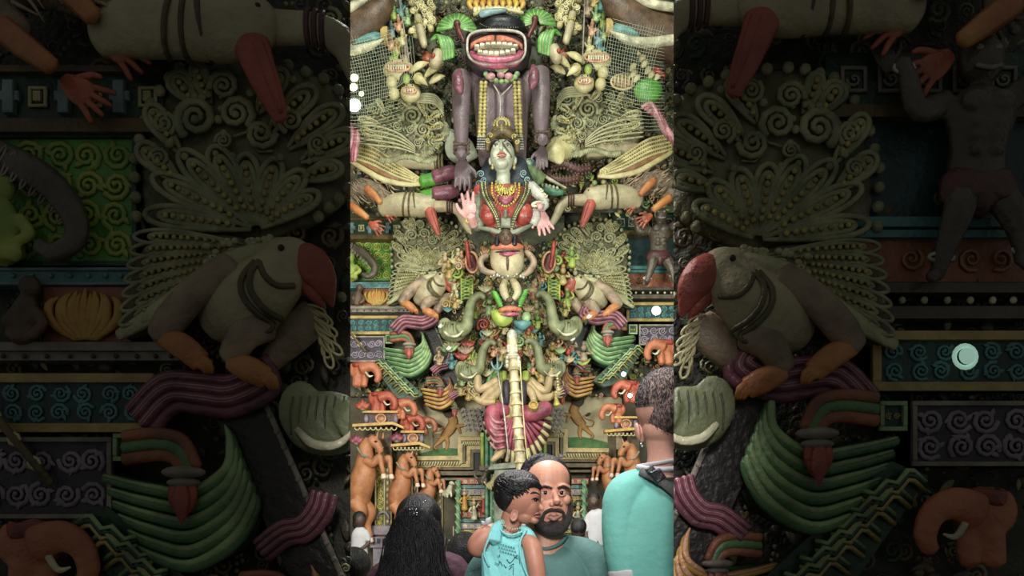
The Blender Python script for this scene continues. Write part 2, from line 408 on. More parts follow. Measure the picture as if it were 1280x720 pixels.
def carved_wing(F, lab, w):
    """large scroll-carved wing panel below the elephant"""
    t = T(F.at(104), 'carved_wing', 'grey green carved wing panel of curls and beads ' + HERE[w], 'carving', 500, 196)
    ol = [(440, 134), (462, 122), (490, 117), (520, 114), (546, 113), (556, 130), (557, 160), (551, 182), (538, 193), (515, 197), (490, 195), (468, 186), (444, 170)]
    g = M(); g.pillow(ol, -12, 10, rings=4); t.part('panel', g, 'feather_base')
    g = M(); b = M(); fr = M(); br = M(); rnd = random.Random(11)
    for c, r, s in (((514, 140), 13, 1), ((528, 158), 10, -1), ((521, 173), 6, 1), ((505, 178), 6, -1), ((493, 174), 7, 1), ((482, 136), 8, -1), ((540, 126), 9, 1), ((466, 132), 8, 1), ((486, 124), 6, -1), ((541, 146), 7, -1), ((541, 172), 8, 1), ((474, 160), 7, -1), ((455, 148), 7, 1), ((495, 153), 7, 1), ((532, 183), 5, 1), ((512, 158), 6, -1), ((478, 178), 6, -1), ((460, 164), 5, 1), ((500, 126), 6, 1), ((526, 122), 6, -1)):
        a = rnd.uniform(0, 6); g.spiral(c, r, 2.0, r*.2, a, s, d=0); g.spiral(c, r*1.25, .8, r*.1, a+1, s, d=-2)
        for k in range(4): fr.leaf((c[0]+r*math.cos(a+k*1.5), c[1]+r*math.sin(a+k*1.5)), (c[0]+r*1.6*math.cos(a+k*1.5+.6), c[1]+r*1.6*math.sin(a+k*1.5+.6)), r*.22, 0)
    for tp, b0, wd in (((522, 118), (530, 140), 4), ((550, 136), (534, 146), 3.6), ((553, 152), (536, 158), 3.6), ((449, 158), (478, 170), 4), ((447, 145), (474, 150), 4), ((500, 118), (512, 132), 3.6), ((554, 168), (538, 172), 3), ((470, 120), (480, 136), 3)):
        br.paisley(b0, tp, wd, 0, 1.1, 2, b, 1.2)
    for i in range(5):
        a = i/4; br.tube([(444, 152+a*22, 0), (470, 156+a*24, 5), (498, 166+a*18, 6), (518, 180+a*8, 2)], [.9, 1.3, 1.2, .7], n=6); br.tube([(512, 126-a*2, 4), (526, 118+a*9, 7), (544, 118+a*11, 6), (554, 128+a*13, 2)], [.8, 1.5, 1.4, .6], n=5)
    for i in range(4): b.beads([(530, 142+i*12, 4), (541, 146+i*12, 6), (554, 142+i*12, 3)], 1.3); b.beads([(452, 136+i*10, 4), (468, 138+i*12, 4), (486, 148+i*12, 4)], 1.3)
    for i in range(34):
        a = i/33; x = 558-a*a*38+rnd.uniform(-1, 1); y = 150+a*47; fr.leaf((x-4, y-3), (x+3+rnd.uniform(0, 2), y+3), 1.8, 0)
        x = 545-a*70; fr.leaf((x, 190+3*math.sin(a*9)), (x-2, 198+3*math.sin(a*9)), 1.7, 0)
    t.part('curl', g, 'feather'); t.part('rib', br, 'feather_light'); t.part('bead_row', b, 'bead_gold'); t.part('leaf_fringe', fr, 'feather')
    t.done()

def scroll(F, lab, w, pts, width, name='scroll_bracket', L=66, n=4):
    t = T(F.at(L), name, lab, 'bracket', pts[-1][0], pts[-1][1])
    g = M(); h = M()
    for i in range(n):
        o = (i-(n-1)/2)*width/n
        Q = []
        for j, p in enumerate(pts):
            a = pts[max(j-1, 0)]; b = pts[min(j+1, len(pts)-1)]; l = math.hypot(b[0]-a[0], b[1]-a[1])
            Q.append((p[0]-(b[1]-a[1])/l*o, p[1]+(b[0]-a[0])/l*o, (1-abs(o)/width*1.4)*6))
        g.tube(Q, [width/n*.62]*len(Q), n=5, flat=1.5)
        if i < n-1:
            Q2 = [(q[0]-0, q[1]+0, q[2]+width/n*.62) for q in Q]
            h.tube(Q2, [width/n*.3]*len(Q), n=5, seg=6)
    t.part('lobe', g, 'plum'); t.part('stripe', h, 'pink'); t.done()

def scrolls(F, lab, w):
    for pts, wd, s in (([(492, 412), (503, 401), (516, 401), (528, 402), (540, 396), (536, 390)], 17, 'large plum striped scroll under the lower bird'),
                       ([(540, 464), (549, 457), (557, 455), (563, 448), (565, 441)], 11, 'middle plum striped scroll beside the dark beam'),
                       ([(562, 496), (570, 491), (577, 489), (582, 483)], 9, 'small plum striped scroll low on the dark beam')):
        if w[0] == 'F' and pts[0][1] > 470: continue
        scroll(F, s + ' ' + HERE[w], w, pts, wd)

def beam(F, lab, w):
    t = T(F.at(40), 'roof_beam', 'dark sloping roof beam with carved edge ' + HERE[w], 'beam', 574, 492)
    m = M(); m.prism([(519, 404), (540, 400), (579, 488), (561, 494)], -4, 6, 1.5); t.part('plank', m, 'beam')
    m = M(); m.tube([(540, 400, 7), (579, 488, 7)], 1.2)
    for i in range(14): m.blob((541.5+i*2.8, 404+i*6.3, 8), 1.3, nu=6, nv=4)
    t.part('edge_moulding', m, 'ledge_grey'); t.done()

def bracket(F, lab, w, x=0, y=0, s=1.0, lobes=6, m1='mid_green', m2='pale_green', m3='rust', nm='green', L=52):
    def q(px, py, d=0): return (512+x+(px-512)*s, 442+y+(py-442)*s, d*s)
    t = T(F.at(L), 'corbel_bracket', nm + (' layered' if lobes else ' pipe') + ' corbel bracket with hanging lotus bud ' + HERE[w], 'bracket', 512+x, 442+y+30*s)
    g = M(); h = M()
    if lobes:
        bk = M(); bk.pillow([q(478, 433)[:2], q(512, 436)[:2], q(528, 424)[:2], q(537, 436)[:2], q(538, 456)[:2], q(528, 466)[:2], q(510, 472)[:2], q(488, 464)[:2]], -8, 8); t.part('backing', bk, 'deep_green')
    for i in range(lobes):
        a = i/(lobes-1)
        P = [q(478+a*8, 435+a*26, 2-a*4), q(496+a*2, 439+a*27, 8-a*3), q(514, 441+a*28.5, 10-a*2), q(528+a*3, 433+a*27, 10), q(529+a*9, 422+a*24, 6), q(526+a*10, 415+a*25, 2)]
        g.tube(P, [2.2*s, 2.5*s, 2.8*s, 3*s, 2.6*s, 1*s], n=5, flat=1.5)
        h.tube([(p[0], p[1]-1.2*s, p[2]+3.4*s) for p in P], [.6*s, 1*s, 1.4*s, 1.9*s, 1.7*s, .5*s], n=5, seg=6)  # pale highlight stripe painted along each lobe
    if lobes: t.part('lobe', g, m1); t.part('rib', h, m2)
    g = M(); k = M()
    for i in range(3):
        (g if i % 2 == 0 else k).tube([q(489, 419+i*4.4, 14), q(503, 418+i*4.2, 16), q(513-i*1.5, 421+i*3.6, 17), q(518-i*2.6, 431+i*1.2, 17)], 2.5*s, n=5, flat=1.2)
    t.part('pipe', g, m3); t.part('pipe', k, 'mid_green')
    g = M(); g.blob(q(513, 433, 17), (8.5*s, 2.6*s, 6*s)); g.blob(q(513, 437, 17), (6.5*s, 2*s, 5*s)); t.part('collar', g, 'ledge_grey')
    g = M()
    for o in (-3.6, 0, 3.6): g.leaf(q(513+o, 436), q(513+o*.1, 453-abs(o)*.6), 3.6*s, 17*s+(2 if o == 0 else 0))
    t.part('lotus_bud', g, 'beak_red'); t.done()

def brackets(F, lab, w):
    bracket(F, '', w)
    bracket(F, '', w, 38, 48, .72, 5, 'ochre', 'peach', 'rust', 'yellow', 46)
    if w[0] == 'C': bracket(F, '', w, 56, 74, .6, 0, 'gold', 'cream', 'gold_dark', 'small gold', 40)

def carved_box(F, lab, w, x0, y0, x1, y1, L, label, d=14, m0='violet_dark', m1='violet_grey', frame='ledge_grey', curls=8, name='carved_panel', seed=3, b=1.8):
    t = T(F.at(L), name, label + ' ' + HERE[w], 'panel', (x0+x1)/2, y1)
    m = M(); m.box(x0, y0, x1, y1, -d, 0); t.part('board', m, m0)
    m = M()
    for q in ((x0, y0, x1, y0+b), (x0, y1-b, x1, y1), (x0, y0+b, x0+b, y1-b), (x1-b, y0+b, x1, y1-b)): m.box(*q, -d*.8, 3, .6)
    t.part('frame', m, frame)
    m = M(); rnd = random.Random(seed); nx = max(2, int((x1-x0)/11)); ny = max(1, int((y1-y0)/11))
    for i in range(nx):
        for j in range(ny):
            c = (x0+b+1+(x1-x0-2*b-2)*(i+.5)/nx+rnd.uniform(-1, 1), y0+b+.7+(y1-y0-2*b-1.4)*(j+.5)/ny)
            r = min((x1-x0-2*b-2)/nx, (y1-y0-2*b-1.4)/ny)*.5
            m.spiral(c, r, 1.8, r*.24, rnd.uniform(0, 6), rnd.choice((-1, 1)), d=.4)
            for _ in range(2):
                a = rnd.uniform(0, 6.3); m.leaf((c[0]+r*.5*math.cos(a), c[1]+r*.5*math.sin(a)), (c[0]+r*1.2*math.cos(a+.5), c[1]+r*1.2*math.sin(a+.5)), r*.22, .6)
    t.part('carving', m, m1); t.done()

def left_wall(F, lab, w):
    # key-pattern frieze
    t = T(F.at(34), 'key_frieze', 'blue and cream key pattern frieze above the green niche ' + HERE[w], 'frieze', 470, 297)
    m = M(); m.box(420, 273, 500, 291, -8, 0); t.part('board', m, 'deep_green')
    m = M(); m.box(420, 291.5, 500, 297, -8, 4, 1); m.box(420, 270.5, 500, 273, -8, 4, 1); t.part('moulding', m, 'gold_dark')
    m = M(); k = M()
    for i in range(7):
        x = 428+i*11
        if i % 2 == 0:
            m.ring((x, 282), 4.4, 5, 1.1, d=1, n=4, a0=PI/4, a1=2*PI+PI/4); m.box(x-1.5, 280, x+1.5, 284, 0, 2.4)
        else:
            k.box(x-2.2, 276, x+2.2, 289, 0, 4, .6); k.box(x-4, 280, x+4, 284, 0, 3, .6)
    t.part('key_block', m, 'cream'); t.part('key_cross', k, 'blue_pale'); t.done()
    # green niche
    carved_box(F, '', w, 415, 297, 490, 350, 26, 'yellow green carved niche panel behind the dark trunk', d=6, m0='leaf_green', m1='yellow_green', frame='deep_green', name='niche_panel')
    t = T(F.at(46), 'trunk_statue', 'dark curled elephant trunk before the green panel ' + HERE[w], 'statue', 455, 348)
    m = M(); m.tube([(424, 302, -8), (440, 309, 2), (455, 317, 6), (466, 329, 8), (468, 340, 8), (460, 346, 9), (453, 343, 9)], [8, 7, 6, 5.2, 4.4, 3.6, 2.6], seg=10, n=6)
    t.part('trunk', m, 'bronze')
    m = M()
    for i in range(8): m.ring((438+i*3.6, 309+i*2.2+i*i*.12), 5.8-i*.15, 1.0, .5, d=9-0*i, n=8, rot=2.1)
    t.part('trunk_band', m, 'ledge_grey'); t.done()
    t = T(F.at(44), 'seated_figure', 'small yellow green seated figure below the dark trunk ' + HERE[w], 'statue', 440, 348)
    m = M(); m.tube([(437, 346, 2), (438, 334, 5), (438, 326, 5)], [9, 7, 4]); m.blob((438, 320, 6), (5, 6, 5)); m.tube([(444, 332, 6), (450, 339, 9), (443, 343, 10)], [3, 2.6, 2.2]); m.tube([(436, 345, 8), (446, 347, 10)], 3.4)
    t.part('body', m, 'yellow_green', remesh=.9); t.done()
    # lattice band, flame panel
    t = T(F.at(38), 'band_course', 'blue beaded band above the yellow flame panel ' + HERE[w], 'frieze', 472, 357)
    m = M(); m.box(415, 350, 494, 357.5, -8, 0, .6); t.part('band', m, 'teal')
    m = M(); m.beads([(418, 353.6, 1), (492, 353.6, 1)], 1.1, 3.2); m.tube([(415, 351, 1), (494, 351, 1)], .7); m.tube([(415, 356.8, 1), (494, 356.8, 1)], .7); t.part('bead_row', m, 'blue_pale'); t.done()
    t = T(F.at(36), 'flame_panel', 'yellow and orange flame leaf panel ' + HERE[w], 'panel', 469, 380)
    m = M(); m.box(452, 358, 487, 380, -8, 0); t.part('board', m, 'rust')
    m = M()
    for i in range(7):
        o = i-3
        m.tube([(469.5+o*1.2, 379, 2), (469.5+o*4.2, 374-abs(o)*.4, 4), (469.5+o*4.6, 366, 4), (469.5+o*3.6, 359+abs(o)*1.2, 2)], [1.6, 2, 1.8, .5], n=4)
        if o: m.tube([(469.5+o*.6, 378, 3), (469.5+o*2.2, 372, 5), (469.5+o*2.6, 365, 4), (469.5+o*2, 361, 2)], [1, 1.4, 1.2, .4], n=4)
    t.part('flame_leaf', m, 'ochre'); t.done()
    t = T(F.at(42), 'squatting_figure', 'small brown squatting figure beside the flame panel ' + HERE[w], 'statue', 445, 381)
    m = M(); m.tube([(444, 379, 2), (446, 369, 4), (448, 363, 5)], [7, 6, 3.5]); m.blob((449, 359, 6), (4.6, 4.6, 4.4)); m.tube([(450, 368, 6), (455, 374, 8), (450, 379, 8)], [2.6, 2.4, 2.4]); m.tube([(444, 368, 6), (440, 374, 8)], 2.6)
    t.part('body', m, 'brown', remesh=.9); t.done()
    t = T(F.at(44), 'ledge', 'pale ledge moulding under the flame panel ' + HERE[w], 'ledge', 475, 387)
    m = M(); m.box(415, 380.5, 506, 384, -14, 3, .8); m.box(415, 384, 512, 387.5, -14, 0, .8); t.part('shelf', m, 'ledge_grey')
    m = M(); m.beads([(418, 386, 1.4), (508, 386, 1.4)], 1.0, 2.6); t.part('bead_row', m, 'maroon'); t.done()
    carved_box(F, '', w, 420, 393, 497, 416.5, 40, 'teal carved panel in a gold frame', d=10, m0='teal_dark', m1='teal', frame='gold', seed=9, name='framed_panel', b=3.6)
    carved_box(F, '', w, 424, 418.5, 480, 451, 54, 'violet scroll carved block end', d=22, seed=5, name='carved_block')
    t = T(F.at(72), 'brass_rod', 'slanting brass rod across the violet block ' + HERE[w], 'rod', 455, 437)
    m = M(); m.tube([(426, 402, 0), (455, 437, 0)], [1.8, 1.8], raw=True); t.part('tube', m, 'gold_dark')
    m = M(); [m.ring((432+i*8, 409.5+i*9.6), 2.3, 2.3, .8, n=8) for i in range(3)]; t.part('collar', m, 'cream'); t.done()
    carved_box(F, '', w, 480.5, 417, 490, 428, 56, 'little fretted green block beside the bracket', d=6, m0='deep_green', m1='bead_gold', frame='pale_green', name='fretted_block')

def right_wall(F, lab, w):
    """mirrored drawing: x runs inwards from the right edge of the hall"""
    t = T(F.at(34), 'key_frieze', 'green square patterned frieze behind the dark guardian ' + HERE[w], 'frieze', 470, 290)
    m = M(); m.box(415, 264, 510, 286, -8, 0); t.part('board', m, 'deep_green')
    m = M(); m.box(415, 286, 510, 291, -8, 4, 1); t.part('moulding', m, 'gold_dark')
    m = M()
    for i in range(6):
        x = 424+i*15; m.ring((x, 275), 6.5, 6.5, 1.2, d=1, n=4, a0=PI/4, a1=2*PI+PI/4); m.spiral((x, 275), 3, 1.2, .8, d=1)
    t.part('key_block', m, 'ledge_grey'); t.done()
    t = T(F.at(24), 'niche_panel', 'dark teal niche behind the guardian statue ' + HERE[w], 'panel', 460, 345)
    m = M(); m.box(415, 291, 500, 331, -6, 0); t.part('board', m, 'teal_dark')
    m = M(); m.box(415, 331, 500, 335, -4, 5, .8); m.box(415, 336, 500, 339, -4, 4, .8); t.part('band', m, 'teal')
    m = M(); m.box(415, 339, 500, 356, -6, 0); t.part('lower_board', m, 'rust')
    m = M()
    for i in range(5):
        m.spiral((428+i*12, 347), 5, 1.6, .9, i, 1 if i % 2 else -1, d=1)
    t.part('carving', m, 'bead_orange'); t.done()
    t = T(F.at(54), 'guardian_statue', 'dark grey standing guardian statue with raised arms ' + HERE[w], 'statue', 452, 358)
    m = M(); m.tube([(452, 318, 4), (452, 303, 7), (451, 290, 7), (451, 281, 4)], [12, 11, 14, 6], seg=12, flat=.8)
    m.blob((451, 270, 8), (9, 10, 9))
    m.tube([(463, 286, 6), (476, 290, 9), (481, 279, 12), (484, 272, 13)], [5.5, 5, 4, 3.4]); m.tube([(440, 286, 6), (428, 277, 9), (418, 265, 10)], [5.5, 5, 4])
    m.tube([(457, 318, 5), (461, 330, 12), (464, 340, 10), (468, 354, 7)], [7.5, 6.5, 5, 3.2]); m.tube([(446, 318, 5), (440, 330, 10), (436, 340, 10), (434, 350, 7)], [7.5, 6.5, 5, 3.2])
    m.tube([(468, 354, 8), (473, 357, 14)], [3.4, 2.4]); m.tube([(434, 350, 8), (428, 352, 14)], [3.4, 2.4])
    for i in range(3):
        for s in (-1, 1): m.blob((451.5+s*3.6, 297+i*5.2, 15), (3.4, 2.4, 2.6))
    for s in (-1, 1): m.blob((451.5+s*5, 289, 17), (5.6, 4.4, 3.4))
    t.part('body', m, 'bronze', remesh=.8, smooth=1)
    m = M(); m.pillow([(440, 313), (464, 313), (468, 326), (458, 328), (452, 333), (445, 328), (435, 326)], 8, 9); t.part('loincloth', m, 'maroon')
    m = M()
    for s in (-1, 1): m.blob((451+s*3.6, 268, 16), (1.6, 1.1, 1))
    m.tube([(446, 275, 16), (451, 276.4, 17), (456, 275, 16)], 1); t.part('face_detail', m, 'ledge_grey')
    m = M()
    for c in ((467, 348), (434, 345)): m.ring((c[0], c[1], 0), 5, 1.6, .9, d=9, n=12)
    m.ring((483, 275), 4, 2, .9, d=13, n=12); t.part('anklet', m, 'silver')
    h = M(); h.hand((486, 266, 14), -1.2, 11); t.part('hand', h, 'bronze'); t.done()
    t = T(F.at(46), 'ledge', 'white beaded ledge under the guardian ' + HERE[w], 'ledge', 470, 370)
    m = M(); m.box(415, 357, 506, 361, -14, 4, .8); m.box(415, 366, 508, 371, -14, 2, .8); t.part('shelf', m, 'bronze')
    m = M(); m.beads([(417, 363.5, 1), (506, 363.5, 1)], 1.6, 3.2); t.part('bead_row', m, 'ivory'); t.done()
    carved_box(F, '', w, 415, 376, 492, 400, 40, 'turquoise carved panel in a gold frame', d=10, m0='teal_dark', m1='teal', frame='gold', seed=19, name='framed_panel', b=3.6)
    carved_box(F, '', w, 415, 404, 476, 430, 54, 'violet scroll carved block end', d=22, seed=15, name='carved_block')
    carved_box(F, '', w, 478, 404, 489, 416, 56, 'little fretted green block beside the bracket', d=6, m0='deep_green', m1='bead_gold', frame='pale_green', name='fretted_block')

def green_elephant(F, lab, w):
    for nm, sc, ox, oy, L in (('upper', 1, 0, 0, 92), ('lower', .86, 18, 52, 84)):
        def q(x, y, d=0, sc=sc, ox=ox, oy=oy): return (570+ox+(x-570)*sc, 412+oy+(y-412)*sc, d*sc)
        if w[0] == 'F' and nm == 'lower': continue
        t = T(F.at(L), 'elephant_statue', nm + ' grey green elephant head with raised trunk ' + HERE[w], 'statue', *q(570, 426)[:2])
        m = M(); m.blob(q(566, 413, 2), (17*sc, 13*sc, 12*sc)); m.tube([q(574, 414, 9), q(583, 409, 11), q(586, 397, 12), q(588, 384, 12), q(593, 374, 12), q(601, 370, 12), q(606, 374, 12)], [9*sc, 8*sc, 6.6*sc, 5.8*sc, 5*sc, 4.2*sc, 3.2*sc], seg=10, n=6)
        m.blob(q(556, 408, 5), (9*sc, 12*sc, 4*sc))
        t.part('head', m, 'elephant_green', remesh=1.0*sc, smooth=2)
        m = M()
        for i in range(9): m.belt(q(585.6+i*.35-(i > 5)*0, 405-i*3.2), .05, (7-i*.2)*sc, 11*sc, .35, depth=(7-i*.2)*sc)
        t.part('trunk_crease', m, 'feather_dark')
        m = M(); m.tube([q(556, 416, 12), q(563, 422, 16), q(573, 422, 17), q(582, 413, 17)], [1.4*sc, 1.9*sc, 1.6*sc, .3], n=5); t.part('tusk', m, 'ivory')
        m = M()
        for i in range(8): m.tube([q(554+i*3.4, 403, 13.5-abs(i-4)*.8), q(553+i*3.5, 410, 14.8-abs(i-4)*.8), q(553+i*3.6, 418, 12.5-abs(i-4)*.8)], .4, seg=5)
        t.part('face_crease', m, 'feather_dark')
        if w[0] == 'F': t.done(); continue
        m = M(); m.blob(q(566, 407, 14), (1.3*sc, .9*sc, 1.2*sc)); t.part('eye', m, 'dark'); t.done()

def side_arm(F, lab, w):
    t = T(F.at(92), 'statue_arm', 'tan carved arm with bead bracelet reaching down ' + HERE[w], 'statue', 588, 290)
    m = M(); m.tube([(532, 252, -4), (548, 254, 0), (562, 256, 3), (573, 262, 4), (580, 276, 5), (587, 288, 5)], [8, 7, 6.4, 6, 5, 3.4], n=5, seg=10)
    m.tube([(586, 286, 5), (589, 292, 6)], [2.6, 1.2]); t.part('arm', m, 'tan', remesh=.9, smooth=1)
    m = M()
    for o in (0, 3, 6): m.belt((559+o, 255.5+o*.25), PI/2, 7.4, 3, 1.1, depth=7.4)
    t.part('bracelet', m, 'maroon'); t.done()

def lattice(F, lab, w):
    t = T(F.at(84), 'lattice_pillar', 'yellow green lattice pillar between bird and monkey face ' + HERE[w], 'pillar', 584, 372)
    m = M(); m.box(576, 346, 590, 372, -8, 0, .6); t.part('core', m, 'deep_green')
    m = M()
    for i in range(6):
        for s in (-1, 1): m.tube([(583-s*7, 346+i*4.4, .5), (583+s*7, 350+i*4.4, .5)], .8, raw=True, seg=5)
    for x in (576, 590): m.tube([(x, 345, .5), (x, 373, .5)], 1.2, raw=True)
    t.part('lattice', m, 'yellow_green'); t.done()

def red_mouth(F, lab, w):
    t = T(F.at(94), 'gaping_mouth', 'small red gaping mouth with hanging tongue ' + HERE[w], 'statue', 590, 338)
    m = M(); m.pillow([(582, 318), (588, 310), (594, 320), (597, 331), (591, 339), (584, 335)], -3, 5); t.part('palate', m, 'red_dark')
    m = M(); m.ring((589.5, 325), 7.6, 13, 1.7, d=1, n=18, rot=-.12); t.part('lip', m, 'peach')
    m = M(); m.tube([(583, 300, 3), (585, 318, 6), (588, 334, 7)], [2.6, 3, 2]); t.part('tongue', m, 'red')
    t.done()

def pink_side(F, lab, w):
    t = T(F.at(122), 'scroll_bracket', 'large pink curling scroll beside the carved wing ' + HERE[w], 'bracket', 440, 200)
    a, b = M(), M()
    for i in range(5):
        o = i*4.0
        P = [(473-o*1.0, 132+o*.7, 4), (463-o*.9, 130+o*1.2, 8), (455-o*.7, 146+o*1.0, 10), (442-o*.8, 168+o*.8, 8), (425-o*.5, 176+o*.9, 4)]
        (a if i % 2 == 0 else b).tube(P, [2, 3.2, 3.6, 3.6, 3.2], n=6, flat=1.3)
    t.part('lobe', a, 'pink'); t.part('stripe', b, 'magenta'); t.done()
def pink_left(F, lab, w):
    t = T(F.at(122), 'scroll_bracket', 'narrow pink scroll at the edge beside the carved wing ' + HERE[w], 'bracket', 440, 200)
    a, b = M(), M()
    for i in range(3):
        o = i*3.4
        P = [(434+o, 148+o*2, 4), (440+o, 160+o, 8), (441+o, 176+o*.4, 10), (437+o*1.2, 190, 8), (436+o, 200, 4)]
        (a if i % 2 == 0 else b).tube(P, [2, 2.8, 2.8, 2.6, 1.6], n=6, flat=1.3)
    t.part('lobe', a, 'pink'); t.part('stripe', b, 'magenta'); t.done()

def elephant_top(F, lab, w):
    t = T(F.at(150), 'elephant_bust', 'huge brown elephant head with ivory tusks under netting ' + HERE[w], 'statue', 450, 72)
    m = M(); m.tube([(380, 50, -10), (424, 42, -4), (446, 34, 4), (466, 24, 10), (480, 8, 10), (484, -14, 6)], [26, 24, 20, 16, 12, 10], seg=14, n=5)
    t.part('head', m, 'brown', remesh=1.4, smooth=2)
    m = M(); m.tube([(395, 30, 20), (430, 26, 22), (448, 19, 24), (462, 10, 24), (470, 3, 22)], [5, 5, 5, 3.6, .6], n=5); t.part('tusk', m, 'ivory')
    m = M(); m.tube([(392, 60, 10), (426, 66, 12), (450, 68, 16), (468, 62, 16), (481, 53, 14)], [6, 6, 5.4, 4, .6], n=5); t.part('tusk', m, 'ivory')
    m = M(); m.pillow([(452, 42), (472, 38), (477, 46), (474, 54), (455, 57), (438, 58), (440, 49)], 4, 10); t.part('cloth', m, 'teal')
    m = M(); m.box(475, 32, 484, 50, 0, 8, 1); t.part('cloth_end', m, 'gold'); t.done()

def mane_figure(F, lab, w):
    t = T(F.at(130), 'maned_figure', 'cream ruffle maned figure with red hand hanging down ' + HERE[w], 'statue', 530, 76)
    m = M(); rnd = random.Random(4)
    for i in range(26):
        x, y = rnd.uniform(512, 542), rnd.uniform(-4, 38); m.blob((x, y, rnd.uniform(0, 6)), (rnd.uniform(3, 6), rnd.uniform(2.5, 5), 4), rnd.uniform(0, 3), nu=8, nv=6)
        m.spiral((x, y), 4, 1.2, 1, rnd.uniform(0, 6), 1, d=7)
    t.part('mane', m, 'cream')
    m = M(); m.tube([(522, 20, 6), (525, 36, 10), (529, 52, 11), (531, 60, 11)], [5, 5, 5, 4]); ar = t.part('arm', m, 'tan')
    m = M(); m.hand((532, 66, 12), 1.4, 13); t.part('hand', m, 'claw_red', parent=ar)
    m = M(); [m.blob((520+i*2.4, 33, 15), 1.3, nu=6, nv=4) for i in range(4)]; t.part('armlet', m, 'gold_bright', parent=ar); t.done()

def toothed_mask(F, lab, w, x=497, y=84, wd=15, hg=5, nm='toothed demon mask'):
    t = T(F.at(128), 'toothed_mask', nm + ' ' + HERE[w], 'statue', x, y+hg+4)
    m = M(); m.blob((x, y-2, 0), (wd+5, hg+8, 8)); t.part('face', m, 'cream')
    m = M(); m.ring((x, y), wd, hg, 1.5, d=7.5, n=18); t.part('lip', m, 'peach')
    m = M(); m.pillow([(x+wd*math.cos(a*PI/8), y+hg*math.sin(a*PI/8)) for a in range(16)], 5, 3, smoothpoly=False); t.part('mouth', m, 'red')
    m = M()
    n = int(wd/1.7)
    for i in range(n): m.box(x-wd*.8+i*1.6*wd/n, y-hg*.6, x-wd*.8+i*1.6*wd/n+wd/n, y+hg*.6, 7, 9, .3)
    t.part('tooth_row', m, 'ivory')
    for s in (-1, 1):
        m = M(); m.blob((x+s*wd*.45, y-hg-3.4, 6), (2.4, 2, 2)); e = t.part('eye', m, 'ivory')
        m = M(); m.blob((x+s*wd*.45, y-hg-3.2, 7.8), (1, 1, .8), nu=6, nv=4); t.part('pupil', m, 'dark', parent=e)
    t.done()

def top_clutter(F, lab, w):
    toothed_mask(F, lab, w)
    toothed_mask(F, lab, w, 512, 113, 8, 3.4, 'lesser toothed mask just above the carved wing')
    for i, (x, y, r) in enumerate(((488, 98, 7), (491, 112, 7))):
        m = M(); m.blob((x, y, 0), (r, r*1.1, r)); m.blob((x, y+r*.9, 3), (1.2, 1, 1), nu=6, nv=4)
        solo(F.at(130), 'round_fruit', ('upper' if i == 0 else 'lower') + ' round yellow fruit beside the toothed masks ' + HERE[w], 'fruit', m, 'cream')
    t = T(F.at(132), 'eye_boss', 'yellow green eye boss in a dark socket ' + HERE[w], 'carving', 507, 103)
    m = M(); m.ring((507, 95), 7, 9, 2, d=0, n=16); t.part('socket', m, 'dark'); m = M(); m.blob((507, 95, 2), (5, 6.5, 4)); t.part('ball', m, 'yellow_green'); t.done()
    t = T(F.at(134), 'leaf_spray', 'cream split leaf spray beside the purple shoulder ' + HERE[w], 'carving', 540, 104)
    for a, b, wd in (((512, 86), (536, 74), 5), ((530, 92), (554, 76), 5), ((536, 100), (556, 91), 5), ((516, 92), (534, 103), 5)):
        m = M(); m.leaf(a, b, wd, 2, 4); t.part('leaf', m, 'cream')
    m = M(); m.spiral((523, 94), 8, 1.7, 2, 0, 1, d=3); t.part('curl', m, 'bead_gold'); t.done()
    rnd = random.Random(12 if w[1] == 'L' else 13)
    cols = ['yellow_green', 'cream', 'teal', 'peach', 'gold', 'pale_green', 'blue_pale', 'tan_pink']
    for i, (x, y) in enumerate(((491, 12), (497, 26), (488, 34), (502, 44), (495, 56), (506, 66), (500, 8), (508, 18), (492, 68), (488, 50))):
        c = cols[(i*3 + (0 if w[1] == 'L' else 2)) % 8]
        m = M(); m.tube([(x, y+7, 0), (x+rnd.uniform(-2, 2), y, 3)], [5, 3.6]); m.blob((x, y-5, 4), (3, 3.4, 3)); m.tube([(x-3, y, 3), (x-6, y+3, 5), (x-2, y+6, 6)], [1.5, 1.3, 1.1], n=2); m.tube([(x+3, y, 3), (x+6, y-3, 5)], [1.5, 1.2])
        m.leaf((x, y-7), (x, y-12), 2, 4)
        solo(F.at(126), 'small_idol', 'small painted idol in crowded strip by elephant ' + HERE[w], 'statue', m, c, 'small idols beside the elephant head ' + w, remesh=.8)

